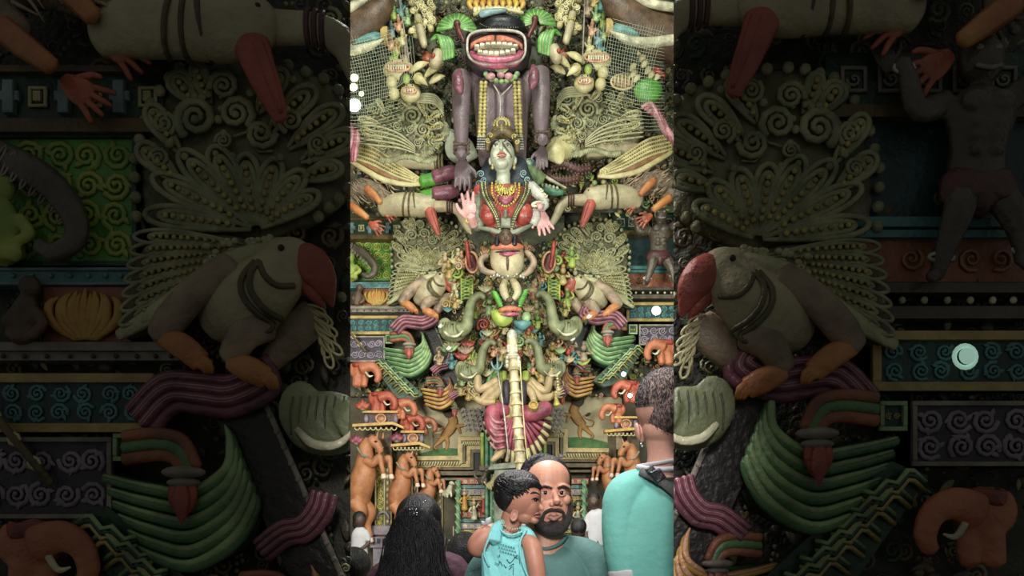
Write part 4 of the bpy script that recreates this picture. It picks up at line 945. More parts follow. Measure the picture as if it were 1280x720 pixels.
def seated_deity():
    F = Fr(86)
    t = T(F, 'seated_deity', 'many armed seated deity in magenta pleated fan skirt', 'statue', 640, 585)
    m = M(); m.tube([(641, 520, 0), (641, 500, 4), (641, 480, 4), (641, 468, 0)], [16, 17, 19, 9], seg=14, flat=.6); m.blob((641, 452, 6), (11, 13, 11)); t.part('body', m, 'bead_gold', remesh=1, smooth=2)
    m = M()
    for x in (633, 653): m.tube([(x, 478, 12), (x, 490, 15), (x, 506, 12)], [5, 5.4, 4])
    t.part('drape', m, 'violet_dark')
    m = M()
    for x in (629, 657): m.tube([(x, 466, 12), (x, 476, 14)], [4.4, 5])
    t.part('shoulder_cloth', m, 'yellow_green')
    A, B, Cg = M(), M(), M(); c = (646, 515)
    for i in range(34):
        a = .12+i/33*(PI-.24); ca, sa = math.cos(a), math.sin(a); R = 44 if a < PI/2 else 42; Ry = 64
        e = (c[0]+R*ca, c[1]+Ry*sa*(.55+.45*sa) if False else c[1]+Ry*sa)
        s_ = (c[0]+10*ca, c[1]+8*sa)
        mid = (s_[0]+(e[0]-s_[0])*.72, s_[1]+(e[1]-s_[1])*.72)
        (A if i % 2 == 0 else B).tube([s_+(6,), mid+(4 if i % 2 == 0 else 1,)], [1.2, 3 if i % 2 == 0 else 2], raw=True, seg=7)
        if i % 2 == 0: Cg.tube([mid+(4,), e+(1,)], [2.6, 2.6], raw=True, seg=7)
        else: B.tube([mid+(1,), e+(-2,)], [2, 2.4], raw=True, seg=7)
    sk = t.part('skirt_pleat', A, 'skirt_pink'); t.part('skirt_fold', B, 'skirt_dark'); t.part('skirt_hem', Cg, 'cream')
    m = M(); m.tube([(634, 512, 6), (618, 514, 12), (616, 528, 14), (622, 545, 14), (628, 562, 10)], [8, 10, 10, 9, 5], seg=12, n=5); lg = t.part('leg', m, 'skirt_pink')
    m = M()
    for i in range(5): m.tube([(613, 522+i*8, 24-i), (620, 530+i*8, 26-i), (631, 530+i*7.4, 22-i)], [1, 2, 1.2], n=5)
    t.part('drapery_fold', m, 'pink', parent=lg)
    m = M(); m.tube([(629, 562, 10), (624, 568, 14), (615, 577, 16)], [4.4, 5, 3]); t.part('foot', m, 'skin_statue', parent=lg)
    m = M(); m.tube([(650, 516, 6), (665, 517, 12), (680, 512, 12), (684, 506, 10)], [9, 11, 10, 7], seg=12, n=5); t.part('leg', m, 'skirt_pink')
    for pts, hp, ha, mr in (([(624, 480, 4), (610, 492, 8), (602, 502, 12), (594, 497, 14)], (596, 494), -2.2, 1), ([(626, 484, 6), (614, 500, 10), (606, 504, 14), (618, 504, 18)], (623, 501), .1, 1), ([(656, 482, 6), (664, 492, 12), (667, 503, 18)], (667, 506), 1.5, -1),
                            ([(660, 478, 4), (674, 496, 8), (684, 498, 12), (692, 494, 12)], (696, 491), -.6, -1), ([(662, 474, 2), (682, 488, 4), (687, 472, 8), (689, 462, 8)], (690, 458), -1.4, -1), ([(622, 474, 2), (600, 486, 4), (597, 472, 6), (594, 462, 6)], (593, 458), -1.7, 1)):
        m = M(); m.tube(pts, [5.4]+[5]*(len(pts)-2)+[3.4], n=5, seg=10); a = t.part('arm', m, 'skin_statue')
        m = M(); m.hand(hp+(pts[-1][2]+2,), ha, 11, mir=mr, curl=.15); t.part('hand', m, 'skin_statue', parent=a)
        m = M(); e = pts[-1]; m.blob((e[0], e[1], e[2]), (4.6, 2, 4.6), ha+PI/2); t.part('bangle', m, 'gold_bright', parent=a)
    t.done()
    t = T(Fr(114), 'alms_bowl', 'small round yellow bowl held over the magenta knee', 'bowl', 667, 515)
    m = M(); m.blob((667, 507, 2), (7, 6.5, 6)); t.part('bowl', m, 'ochre'); m = M(); m.ring((667, 506), 5, 4.6, 1.4, d=7, n=16); t.part('rim', m, 'gold_bright'); t.done()
    t = T(Fr(112), 'trident_staff', 'thin silver trident staff held by the seated deity', 'staff', 636, 572)
    m = M(); m.tube([(622, 462, 0), (630, 515, 0), (636, 572, 0)], 1.1); t.part('shaft', m, 'silver')
    m = M(); m.ring((621, 448), 7, 12, 1.3, d=0, n=12, a0=.1, a1=PI-.1); m.tube([(621, 438, 0), (622, 462, 0)], [.5, 1.6]); t.part('prongs', m, 'blue_pale'); t.done()
    t = T(Fr(108), 'hand_bell', 'small yellow bell with beaded handle held at the deity right', 'bell', 696, 506)
    m = M(); m.tube([(695, 494, 0), (696, 499, 0), (696.5, 505, 0)], [1.6, 2.6, 4.6], seg=12); t.part('bell', m, 'gold_bright')
    m = M(); m.beads([(697, 468, 0), (698, 482, 1), (695, 493, 0)], 1.8, 3); m.blob((699, 486, 2), 2.4); t.part('handle', m, 'cream'); t.done()
    for s in (1, -1):
        Fm = Fr(72) if s > 0 else Fr(72, mir=True, dx=8)
        t = T(Fm, 'peacock_plume', 'green and teal feather plume behind the deity ' + ('left' if s > 0 else 'right') + ' shoulder', 'ornament', 612, 495)
        a, b, c_ = M(), M(), M()
        for i in range(9):
            (a, b, c_)[i % 3].tube([(624, 452+i*2, 2), (614-i*.6, 466+i*1.5, 6), (606+i*2.2, 492+abs(i-5), 4)], [1.6, 2.6, 1.6], n=4)
        t.part('plume', a, 'teal'); t.part('plume', b, 'yellow_green'); t.part('plume', c_, 'leaf_green'); t.done()
        t = T(Fr(50, mir=s < 0, dx=8 if s < 0 else 0), 'shrine_post', 'teal and yellow ribbed post at the ' + ('left' if s > 0 else 'right') + ' of the magenta skirt', 'post', 610, 590)
        m = M()
        for x in (608, 614, 619): m.tube([(x, 515, 0), (x+.5, 764, 0)], 2.6, raw=True)
        t.part('post', m, 'teal_post')
        m = M(); m.tube([(602.5, 545, 2), (602.8, 582, 2)], 2.4, raw=True); m.box(600, 540, 605, 546, -2, 5, 1); t.part('colonnette', m, 'yellow_green')
        m = M(); m.box(598, 582, 624, 588, -4, 5, 1); t.part('base', m, 'brown')
        m = M(); m.box(600, 512, 624, 590, -8, -3); t.part('backing', m, 'deep_green'); t.done()
        g = Fr(56, mir=s < 0, dx=8 if s < 0 else 0)
        m = M()
        for i in range(5):
            for j in range(5):
                x, y = 575+i*6+j*1.5, 512+j*6
                m.prism([(x, y), (x+4, y-4), (x+8, y), (x+6, y+3), (x+4, y), (x+1, y+3)], 0, 2+j*.6)
        solo(g, 'zigzag_feather', 'grey zigzag feather pattern fan beside the deity ' + ('left' if s > 0 else 'right') + ' knee', 'ornament', m, 'bronze')
    t = T(Fr(76), 'pedestal', 'grey green stone pedestal under the seated deity', 'pedestal', 640, 600)
    m = M(); m.prism([(614, 581), (665, 577), (668, 584), (610, 588)], -20, 20, 1); m.box(618, 587, 664, 768, -18, 16, 1); t.part('block', m, 'grey_green')
    m = M()
    for i in range(9): m.tube([(620+i*5, 566, 6), (620+i*5, 580, 6)], 1.6, raw=True)
    t.part('baluster', m, 'brown'); t.done()

def horse(x, y, s, lab, L, mir=1):
    F = Fr(L)
    def q(a, b, d=0): return (x+mir*(a-463)*s, y+(b-575)*s, d*s)
    t = T(F, 'rearing_horse', lab, 'statue', x, y+70*s, 'rearing horses on the columns')
    m = M()
    m.tube([q(446, 630, -2), q(449, 610, 2), q(455, 590, 4), q(456, 572, 4), q(458, 558, 6), q(464, 550, 8)], [13*s, 16*s, 15*s, 11*s, 9*s, 7*s], seg=14, n=5)
    m.tube([q(464, 550, 9), q(472, 556, 12), q(477, 566, 12)], [7.5*s, 6*s, 4*s], seg=12)
    m.tube([q(478, 548, 6), q(479, 540, 7)], [2*s, .8*s]); m.tube([q(472, 547, 13), q(474, 539, 13)], [2*s, .8*s])
    m.tube([q(458, 577, 12), q(468, 580, 16), q(476, 572, 18), q(479, 583, 18), q(481, 592, 17)], [6*s, 5*s, 4.2*s, 3.2*s, 3*s], seg=10)
    m.tube([q(460, 578, -2), q(474, 578, 2), q(485, 572, 4), q(487, 583, 5), q(488, 592, 5)], [5*s, 4.6*s, 4*s, 3*s, 2.8*s], seg=10)
    m.tube([q(443, 626, 8), q(452, 640, 10), q(447, 655, 8), q(450, 672, 8)], [11*s, 8*s, 5*s, 3.6*s], seg=10); m.tube([q(448, 628, -6), q(460, 640, -4), q(456, 656, -6), q(460, 672, -6)], [10*s, 8*s, 5*s, 3.6*s], seg=10)
    b = t.part('body', m, 'orange_horse', remesh=1.0*s+.15, smooth=2)
    m = M()
    for e in (q(481, 595, 17), q(488, 595, 5), q(450, 675, 8), q(460, 675, -6)): m.tube([(e[0], e[1]-2*s, e[2]), (e[0]+mir*.6*s, e[1]+3*s, e[2])], [3*s, 4*s])
    t.part('hoof', m, 'hoof_white')
    m = M()
    for i in range(11):
        a = i/10; m.leaf(q(470-16*a-3*a*a, 545+26*a*a+3*a, 8)[:2], q(459-13*a, 549+30*a, 6)[:2], 3.4*s, (10-4*a)*s, bend=.12*mir)
    t.part('mane', m, 'mane_brown')
    m = M(); m.ring(q(475, 562)[:2], 5*s, 2*s, .9*s, d=12*s, n=14, rot=-.5*mir); m.tube([q(448, 560, 14), q(455, 570, 16), q(462, 572, 14)], 1.5*s); t.part('bridle', m, 'grey_green')
    m = M(); m.blob(q(472, 553, 19), (2*s, 1.3*s, 1*s)); t.part('eye', m, 'dark'); t.done()

def lower_hall():
    pal('orange_horse', 180, 122, 82, .5, col2=(150, 98, 64)); pal('hoof_white', 224, 196, 176, .5); pal('mane_brown', 74, 54, 40, .6)
    horse(463, 575, 1.0, 'largest chestnut rearing horse on the nearest left column', 60)
    horse(508, 590, .8, 'middle chestnut rearing horse in the left row of three', 44)
    horse(540, 602, .6, 'smallest chestnut rearing horse at the back of the left row', 30)
    horse(786, 577, .82, 'larger chestnut rearing horse before the teal man on the right', 44, -1)
    horse(757, 586, .62, 'smaller chestnut rearing horse at the back right near the arch', 30, -1)
    for x0, y0, x1, L, lab in ((468, 585, 489, 34, 'front gold scroll column behind the largest left horse'), (505, 592, 522, 22, 'second gold scroll column behind the middle left horse'), (540, 600, 553, 10, 'third thin gold column behind the smallest left horse'),
                               (785, 585, 800, 22, 'right gold scroll column behind the larger right horse'), (760, 594, 771, 10, 'thin gold column behind the smaller right horse')):
        t = T(Fr(L), 'carved_column', lab, 'column', (x0+x1)/2, 720)
        m = M(); m.box(x0, y0-60, x1, 730, -10, 4, 1.4); t.part('shaft', m, 'gold_dark')
        m = M(); k = M(); w_ = (x1-x0)
        for i in range(10):
            y = y0+i*8
            m.spiral((x0+w_*.3, y), w_*.2, 1.5, w_*.045, i, 1, d=4.6); m.spiral((x0+w_*.3, y+4), w_*.14, 1.3, w_*.04, i+2, -1, d=4.6)
            k.leaf((x0+w_*.76, y), (x0+w_*.76, y+6), w_*.1, 4.6)
        for xx in (x0+.6, x0+w_*.56, x1-.6): k.tube([(xx, y0, 4.6), (xx, y0+80, 4.6)], w_*.05, raw=True)
        t.part('scroll', m, 'gold_bright'); t.part('moulding', k, 'cream')
        m = M(); m.box(x0-4, y0+72, x1+4, y0+84, -12, 8, 1.5); m.box(x0-6, y0+86, x1+6, y0+100, -12, 10, 1.5); m.box(x0-2, y0+100, x1+2, 740, -12, 8, 1)
        m.ring(((x0+x1)/2, y0+64), w_*.36, 9, 1.8, d=8, n=14, a0=PI, a1=2*PI); t.part('base', m, 'violet_grey')
        m = M(); [m.box(x0-3+i*(w_+6)/4, y0+88, x0-3+i*(w_+6)/4+4, y0+94, 9, 11.5, .5) for i in range(4)]; t.part('base_tile', m, 'navy'); t.done()
    # capitals with orange elephants and discs
    for x, y, s, lab, L, mir, cc in ((448, 462, 1.0, 'large orange elephant capital at the left edge under the violet block', 60, 1, 'orange'), (471, 498, .9, 'red elephant capital left of the stepped cornice', 58, 1, 'red_orange'), (497, 506, .85, 'orange elephant capital below the small violet block', 54, 1, 'orange'),
                                     (508, 525, .8, 'red elephant capital above the second disc shelf', 46, 1, 'red_orange'), (526, 528, .72, 'faded orange elephant capital beside the left lion mural', 40, 1, 'rust'),
                                     (834, 434, 1.0, 'large orange elephant capital at the right edge above the teal man', 60, -1, 'orange'), (790, 484, .9, 'orange elephant capital left of the teal man head', 54, -1, 'red_orange'), (772, 512, .8, 'small orange elephant capital above the right disc shelf', 48, -1, 'orange')):
        orange_elephant(Fr(L), x, y, s, lab, L, mir, cc, 'red')
    for x0, y0, x1, L, lab in ((452, 513, 497, 62, 'upper left yellow shelf with a pink disc below red elephants'), (500, 538, 530, 50, 'lower left yellow shelf with a pink disc above the middle horse'), (768, 520, 800, 50, 'right yellow shelf with a pink disc left of the teal man')):
        t = T(Fr(L), 'disc_shelf', lab, 'shelf', (x0+x1)/2, y0+20); w_ = x1-x0
        m = M(); m.box(x0, y0, x1, y0+2.6, -8, 6, .6); m.prism([(x0-12, y0+17), (x1-6, y0+14), (x1+8, y0+20), (x1+8, y0+23), (x1-6, y0+17.5), (x0-12, y0+20.5)], -6, 8, .6); t.part('shelf_board', m, 'ochre')
        m = M(); m.box(x0+2, y0+3, x1-2, y0+15, -8, -2); t.part('recess', m, 'mouth_dark')
        m = M(); m.ring(((x0+x1)/2, y0+9), 6, 5.4, 1.5, d=1, n=16); m.blob(((x0+x1)/2, y0+9, 0), (4.6, 4.2, 2.4)); t.part('disc', m, 'peach')
        m = M(); [m.blob((x0+dx, y0+9, 0), (3, 5.6, 3)) for dx in (4, w_-4)]; t.part('side_baluster', m, 'violet_grey')
        m = M()
        for i in range(8): m.ring((x0-6+i*(w_+8)/8, y0+21), 3, 3.4, .8, d=6, n=8, a0=0, a1=PI)
        t.part('scalloped_fringe', m, 'cream'); t.done()
    for x, y, L, lab in ((452, 505, 66, 'orange lotus flower at the far left beside the red elephant'), (444, 548, 66, 'pink lotus flower left of the largest horse'), (495, 545, 54, 'pink lotus flower between the left horses')):
        t = T(Fr(L), 'lotus_flower', lab, 'ornament', x, y+8); m = M()
        for i in range(5): m.leaf((x, y+6), (x+(i-2)*4.4, y-7+abs(i-2)*3), 3.4, 3)
        t.part('petal', m, 'red_orange' if y < 530 else 'magenta'); m = M(); m.blob((x, y+6, 2), (4, 2.4, 3)); t.part('cup', m, 'mid_green'); t.done()
    # lion murals on the end wall, carved door surround
    pal('mural_sky', 176, 164, 130, .7, col2=(146, 140, 112), sc=3); pal('mural_grass', 74, 116, 60, .7, col2=(50, 84, 44)); pal('lion', 164, 122, 62, .6, col2=(128, 92, 48)); pal('lion_mane', 66, 50, 36, .7)
    for s in (1, -1):
        Fm = Fr(14) if s > 0 else Fr(14, mir=True, dx=8, dy=-14)
        sd = 'left' if s > 0 else 'right'
        t = T(Fm, 'lion_mural', 'painted prancing lion mural on the ' + sd + ' of the end wall', 'mural', 565, 575)
        m = M(); m.box(505, 492, 606, 575, -3, 0); t.part('panel', m, 'mural_sky')
        m = M(); m.prism([(520, 575), (524, 566), (540, 562), (556, 559), (572, 560), (606, 556), (606, 575)], 0, .6); t.part('grass', m, 'mural_grass')
        m = M(); m.tube([(554, 545, 1.5), (562, 536, 2), (566, 526, 2), (562, 517, 2)], [5, 6.4, 6, 5], flat=.3); m.tube([(564, 530, 2), (572, 533, 2), (575, 541, 2)], [3, 2, 1.3], flat=.4); m.tube([(568, 534-2, 2), (578, 531, 2), (584, 529, 2)], [2.6, 2, 1.4], flat=.4); m.tube([(555, 545, 1.5), (548, 552, 1.5), (542, 558, 1.5), (545, 561, 1.5)], [4, 2.6, 1.6, 1.2], flat=.4); m.tube([(557, 546, 1.5), (559, 554, 1.5), (557, 562, 1.5)], [3.4, 2.2, 1.4], flat=.4)
        m.tube([(552, 545, 1), (544, 546, 1), (541, 540, 1), (549, 537, 1), (554, 534, 1), (551, 531, 1)], [.8]*6, flat=.5); m.blob((561, 514, 2), (6, 6, 2)); t.part('lion', m, 'lion')
        m = M(); m.blob((561, 513, 3), (8, 9, 1.6)); m.leaf((551, 533), (545, 529), 2, 2); t.part('mane', m, 'lion_mane'); t.done()
        F2 = Fr(24) if s > 0 else Fr(24, mir=True, dx=6, dy=-10)
        t = T(F2, 'stepped_frame', 'stepped gold carved frame around the dark opening ' + sd + ' of the deity', 'frame', 590, 605)
        for i, (o, mn) in enumerate(((0, 'gold'), (5, 'gold_dark'), (11, 'gold'), (15, 'gold_dark'))):
            m = M(); x0, y0 = 572+o, 545+o
            P = [(x0, y0), (612, y0), (612, y0+4.6), (x0+4.6, y0+4.6), (x0+4.6, y0+30-o*.2), (520, y0+30-o*.2), (520, y0+25-o*.4), (x0, y0+25-o*.4)]
            m.prism(P, -6, 4-i*1.6, .7); t.part('step', m, mn)
        m = M()
        for i in range(16):
            m.tube([(578+i*2.4, 556, 3), (580+i*2.4, 551, 4)], 1, raw=True, seg=5); m.tube([(574, 556+i*1.6, 3), (578, 554+i*1.6, 4)], .7, raw=True, seg=5); m.tube([(522+i*3.4, 582, 3), (524+i*3.4, 577, 4)], 1, raw=True, seg=5)
        t.part('rope_carving', m, 'cream')
        m = M(); m.box(590, 563, 612, 596, -10, -4); t.part('recess', m, 'dark')
        m = M(); m.box(520, 589, 612, 594, -6, 6, .8); m.box(520, 597, 612, 600, -6, 4, .6)
        t.part('base_moulding', m, 'gold_dark'); t.done()
    # little stepped shrines at the back
    for s, x0, x1, yb, lab in ((1, 570, 618, 690, 'red and teal tiered shrine front behind the long haired woman'), (-1, 702, 736, 684, 'red and gold tiered shrine front right of the bearded man')):
        t = T(Fr(34), 'tiered_shrine', lab, 'shrine', (x0+x1)/2, yb)
        y = 598; i = 0
        while y < yb:
            m = M(); h = (8, 5, 9, 6)[i % 4]; ins = (0, 3, 1, 4)[i % 4]
            m.box(x0+ins, y, x1-ins, y+h-.8, -8, 8-ins, .7); t.part('tier', m, ('red', 'teal', 'violet_grey', 'gold', 'deep_green', 'rust')[i % 6])
            if i % 2 == 0:
                m = M(); n = int((x1-x0)/7)
                for j in range(n):
                    xx = x0+3.5+j*(x1-x0-7)/(n-1); m.ring((xx, y+h*.5), 2.4, 2.6, .7, d=8, n=4, a0=PI/4, a1=2*PI+PI/4); m.blob((xx, y+h*.5, 8), 1.1, nu=6, nv=4)
                t.part('tile_row', m, ('cream', 'ivory', 'yellow_green')[(i//2) % 3])
            else:
                m = M(); m.beads([(x0+ins+1, y+2, 8-ins), (x1-ins-1, y+2, 8-ins)], .9, 3); t.part('bead_row', m, 'gold_bright')
            y += h; i += 1
        m = M(); m.box(x0-1, y, x1+1, 766, -8, 9, .8); t.part('plinth', m, 'violet_grey')
        t.done()
        F3 = Fr(48)
        for j, (px, py, c, lb) in enumerate(((572, 640, 'teal_post', 'green twisted pillar'), (617, 640, 'leaf_green', 'smooth green pillar')) if s > 0 else ((731, 630, 'teal_post', 'green twisted pillar'),)):
            t = T(F3, 'green_pillar', lb + ' at the ' + ('left' if s > 0 else 'right') + ' shrine front', 'pillar', px, 690)
            m = M(); m.tube([(px, 600, 0), (px, 690, 0)], 3, raw=True); t.part('shaft', m, c)
            m = M()
            for i in range(8): m.tube([(px-3.4, 602+i*10, 1), (px, 607+i*10, 4), (px+3.4, 612+i*10, 1)], 1.1, n=3)
            t.part('twist', m, 'pale_green'); t.done()
        for j in range(3 if s > 0 else 2):
            px = (580, 592, 604)[j] if s > 0 else (714, 723)[j]; py = (622, 634, 626)[j] if s > 0 else (628, 640)[j]
            t = T(F3, 'shrine_figure', ('yellow', 'white', 'red')[j] + ' robed little figure standing on the ' + ('left' if s > 0 else 'right') + ' shrine front', 'statue', px, py+16)
            m = M(); m.tube([(px, py+15, 0), (px, py+4, 1), (px, py-2, 1)], [4.4, 3, 1.6]); m.tube([(px-3, py, 1), (px-6, py+5, 3), (px-2, py+7, 4)], 1.2, n=2); m.tube([(px+3, py, 1), (px+6, py-4, 3)], 1.2, n=2); t.part('robe', m, ('ochre', 'ivory', 'red')[j])
            m = M(); m.blob((px, py-5, 2), (2.6, 3, 2.6)); m.leaf((px, py-7), (px, py-12), 2, 2); t.part('head', m, 'skin_statue'); t.done()
    t = T(Fr(40), 'railing', 'pale metal railing before the left shrine front', 'railing', 585, 700)
    m = M(); m.tube([(560, 676, 0), (610, 672, 0)], 1, raw=True); [m.tube([(x, 658, 0), (x, 705, 0)], .9, raw=True) for x in (566, 578, 592)]; t.part('rail', m, 'lip_rim'); t.done()
    for x, y, L, lab, c in ((560, 612, 40, 'white crouching lion figurine at the left of the pedestal', 'ivory'), (604, 596, 60, 'dark peacock figurine left of the pedestal', 'bronze'), (697, 578, 60, 'grey peacock figurine right of the pedestal', 'violet_grey'), (615, 602, 64, 'cream seated animal figurine at the pedestal foot', 'cream')):
        t = T(Fr(L), 'animal_figurine', lab, 'statue', x, y+10); m = M()
        m.tube([(x-5, y+6, 0), (x, y+2, 3), (x+3, y-5, 4)], [5, 4.4, 3]); m.blob((x+4, y-8, 5), (3.4, 3, 3)); m.tube([(x+6, y-8, 6), (x+9, y-6, 6)], [1.4, .6]); m.tube([(x-6, y+4, 0), (x-11, y-2, 0), (x-9, y-8, 0)], [2, 1.6, 1.2]); m.tube([(x+3, y, 5), (x+4, y+9, 6)], [1.6, 1.3]); m.tube([(x-2, y+4, 5), (x-1, y+10, 6)], [1.8, 1.3])
        t.part('body', m, c, remesh=.7); t.done()

SCULPT.update(k for k in PAL)
pal('skin_face', 198, 142, 118, .5, var=.1, bump=.05, sc=30); pal('skin_child', 184, 128, 106, .5, var=.1, bump=.05, sc=30); pal('skin_neck', 200, 150, 132, .5, var=.1, bump=.05, sc=30); pal('skin_dark', 72, 52, 44, .5, var=.1)
pal('lip_brown', 146, 98, 92, .45, bump=.05); pal('eye_white', 214, 206, 196, .3, bump=0); pal('iris', 26, 18, 16, .2, bump=0)
pal('hair_black', 24, 22, 26, .42, var=.3, sc=40, bump=.4); pal('hair_cropped', 136, 112, 108, .6, var=.5, sc=90, bump=.5); pal('beard', 60, 52, 50, .6, var=.5, sc=90, bump=.6)
pal('shirt_green', 80, 116, 112, .8, var=.1, sc=12, bump=.15); pal('shirt_cyan', 130, 206, 206, .8, var=.06, sc=14, bump=.15); pal('shirt_teal', 100, 168, 157, .8, var=.07, sc=8, bump=.15); pal('shirt_white', 176, 176, 180, .8, var=.06, sc=12, bump=.15)
pal('print_ink', 60, 110, 124, .7); pal('strap_grey', 78, 78, 78, .7, sc=60); pal('buckle', 34, 34, 36, .4); pal('cloth_maroon', 70, 40, 54, .8); pal('cloth_yellow', 176, 150, 88, .8); pal('trouser', 30, 28, 34, .8); pal('cloth_olive', 140, 128, 96, .8)
pal('clip_silver', 214, 216, 224, .15, metal=.8)

def strands(m, curves, r, seg=5, n=5):
    for c in curves: m.tube(c, [r*.7]+[r]*(len(c)-2)+[r*.25], seg=seg, n=n)

def bearded_man():
    F = Fr(Y=2.12)
    t = T(F, 'person', 'bearded man in dark green t-shirt facing the camera and carrying a small boy', 'person', 680, 1240)
    # body: one continuous surface
    m = M()
    m.blob((684, 612, -4), (30, 41, 36), nu=20, nv=14)
    m.blob((687, 640, 8), (24, 27, 26)); m.blob((688, 655, 14), (15, 12, 13)); m.blob((684, 600, 6), (28, 26, 27))
    m.tube([(690.5, 614, 28), (692.5, 622, 33), (693.5, 629, 38)], [3, 3.8, 5]); m.blob((687.8, 631, 33), (3.2, 2.8, 3)); m.blob((698.6, 630, 33), (3, 2.8, 3))
    m.tube([(673, 610, 27), (681, 608.5, 31), (688, 611, 31)], [3, 4, 3]); m.tube([(695, 610, 30), (702, 608, 27.5), (709, 611, 21.5)], [3, 3.6, 3])
    m.blob((675, 626, 22), (8, 7, 8)); m.blob((705, 625, 20), (7, 7, 8)); m.tube([(680, 644, 29), (690, 645, 33), (699, 643, 29)], [3.4, 4.4, 3.4])
    m.blob((713, 620, -4), (3.4, 8, 5), .1); m.blob((654, 622, -4), (3.4, 8, 5))
    m.tube([(682, 645, -8), (681, 665, -10), (680, 690, -12)], [24, 25, 30], seg=14)
    hd = t.part('body', m, 'skin_face', remesh=.7, smooth=7)
    for x in (680.5, 700):
        m = M(); m.blob((x, 617, 29.5 if x < 690 else 28.5), (4.6, 2.3, 2.6)); e = t.part('eye', m, 'eye_white', parent=hd)
        m = M(); m.blob((x-.4, 616.8, 31.7 if x < 690 else 30.7), (2.4, 2.3, 1.1), nu=10, nv=6); t.part('iris', m, 'iris', parent=e)
        m = M(); m.tube([(x-5, 617, 28), (x, 613.6, 32), (x+5, 616.4, 28)], [.8, 1.2, .8]); m.tube([(x-4.6, 618.6, 28.5), (x, 620.6, 30.6), (x+4.6, 618.6, 28)], .7); t.part('eyelid', m, 'skin_face', parent=e)
    m = M(); rnd = random.Random(5)
    for P in ([(672, 612, 31.5), (679, 609.2, 34.5), (687.5, 611.4, 34.6)], [(695, 611, 32.8), (702, 608.8, 30.4), (709.5, 612.4, 24.2)]):
        m.tube(P, [.8, 1.7, 1.0], n=5, flat=.6)
        for i in range(30):
            a = rnd.random(); q = [P[0][k]*(1-a)**2+2*(P[1][k]*1.0)*a*(1-a)+P[2][k]*a*a for k in range(3)]
            m.tube([(q[0], q[1]+rnd.uniform(-1.5, 1.5), q[2]+.6), (q[0]+(2.4 if q[0] > 690 else -2.4), q[1]+rnd.uniform(-1.8, .6), q[2]+.8)], [.4, .2], seg=4, raw=True)
    t.part('eyebrow', m, 'hair_black', parent=hd)
    m = M(); m.tube([(682, 645.5, 33), (687, 643.4, 36.6), (690, 644.2, 37.2), (693, 643.4, 36.4), (698, 645.2, 32)], [.6, 1.3, 1.4, 1.3, .6]); m.tube([(683, 646.4, 33), (690, 649, 36.6), (697, 646.2, 32.4)], [.7, 2.1, .7]); t.part('lip', m, 'lip_brown', parent=hd)
    # beard and moustache
    m = M()
    m.tube([(664, 618, 14), (665, 634, 18), (671, 650, 22), (681, 659, 26), (690, 661.5, 27), (699, 658, 25), (707, 648, 20), (711, 632, 14), (711.5, 618, 8)], [2.4, 4.6, 7, 8.4, 8.4, 8, 6, 4, 2], n=5, seg=10)
    m.tube([(676, 650, 28), (680, 641, 32), (686, 637.6, 36), (691, 637.6, 37), (696, 637.8, 35.4), (701, 641, 30), (704, 650, 25)], [3, 2.6, 2.4, 2, 2.4, 2.6, 3], n=5); m.blob((690, 655, 28), (10, 6, 8)); m.blob((688, 659, 17), (21, 10, 18)); m.blob((674, 648, 18), (6, 9, 9)); m.blob((704, 646, 15), (6, 9, 9))
    bd = t.part('beard', m, 'beard', parent=hd, remesh=.9, smooth=1)
    m = M(); rnd = random.Random(8)
    for i in range(420):
        a = rnd.uniform(-.2, PI+.2); R = rnd.uniform(.78, 1.08); x = 688+20*R*math.cos(a); y = 643+21*R*math.sin(a); d = 32-((x-689)/23)**2*18-(max(0, y-652)*.3)
        if (x-690)**2/64+(y-646.5)**2/16 < 1: continue
        m.tube([(x, y, d), (x+rnd.uniform(-1.2, 1.2), y+rnd.uniform(1, 3), d+.9)], [.45, .2], seg=4, raw=True)
    t.part('whiskers', m, 'hair_black', parent=bd)
    # thinning hair round the crown
    m = M(); rnd = random.Random(3)
    m.tube([(651, 612, -2), (652, 596, 4), (659, 581, 8), (670, 573.4, 8), (682, 571.6, 4), (694, 575, -4), (704, 584, -12), (711, 598, -16), (713, 612, -14)], [3.5, 4.4, 5, 5, 4.4, 3.6, 3, 2.6, 2.4], n=5, seg=10)
    m.blob((683, 601, -4.5), (32, 33, 33), nu=20, nv=14); hr = t.part('hair', m, 'hair_black', parent=hd, remesh=1.1, smooth=1)
    m = M()
    for i in range(220):
        x = rnd.uniform(655, 704); y0 = 580+((x-680)/28)**2*12; m.tube([(x, y0-4, 8), (x+rnd.uniform(-2, 3), y0+2, 16), (x+rnd.uniform(-1, 5), y0+rnd.uniform(3, 9)+(5 if 684 < x < 700 else 0), 21-((x-682)/26)**2*8)], [.8, .6, .2], seg=4, n=2)
    t.part('hair_strand', m, 'hair_black', parent=hr)
    # shirt
    m = M()
    m.tube([(681, 676, -12), (680, 690, -12), (679, 730, -10), (678, 800, -10)], [27, 50, 66, 64], seg=20, flat=.55, n=5)
    m.tube([(662, 684, -12), (632, 697, -10), (608, 716, -8), (600, 750, -2), (604, 800, 10)], [15, 23, 25, 23, 19], seg=14)
    m.tube([(698, 681, -12), (730, 693, -12), (748, 712, -12), (756, 750, -10), (756, 800, -6)], [13, 21, 24, 22, 20], seg=14)
    sh = t.part('shirt', m, 'shirt_green', remesh=1.6, smooth=4)
    m = M(); m.tube([(657, 676, 2), (668, 682, 13), (682, 685, 18), (697, 680, 14), (708, 670, 2)], 2.3, n=5); t.part('collar', m, 'shirt_green', parent=sh)
    m = M(); m.tube([(756, 796, -6), (752, 850, 4), (738, 900, 30), (700, 905, 56)], [17, 14, 12, 9], seg=12); m.tube([(604, 796, 8), (608, 830, 30), (640, 820, 60), (668, 800, 70)], [17, 14, 12, 9], seg=12); t.part('forearm', m, 'skin_face', remesh=1.6, smooth=2)
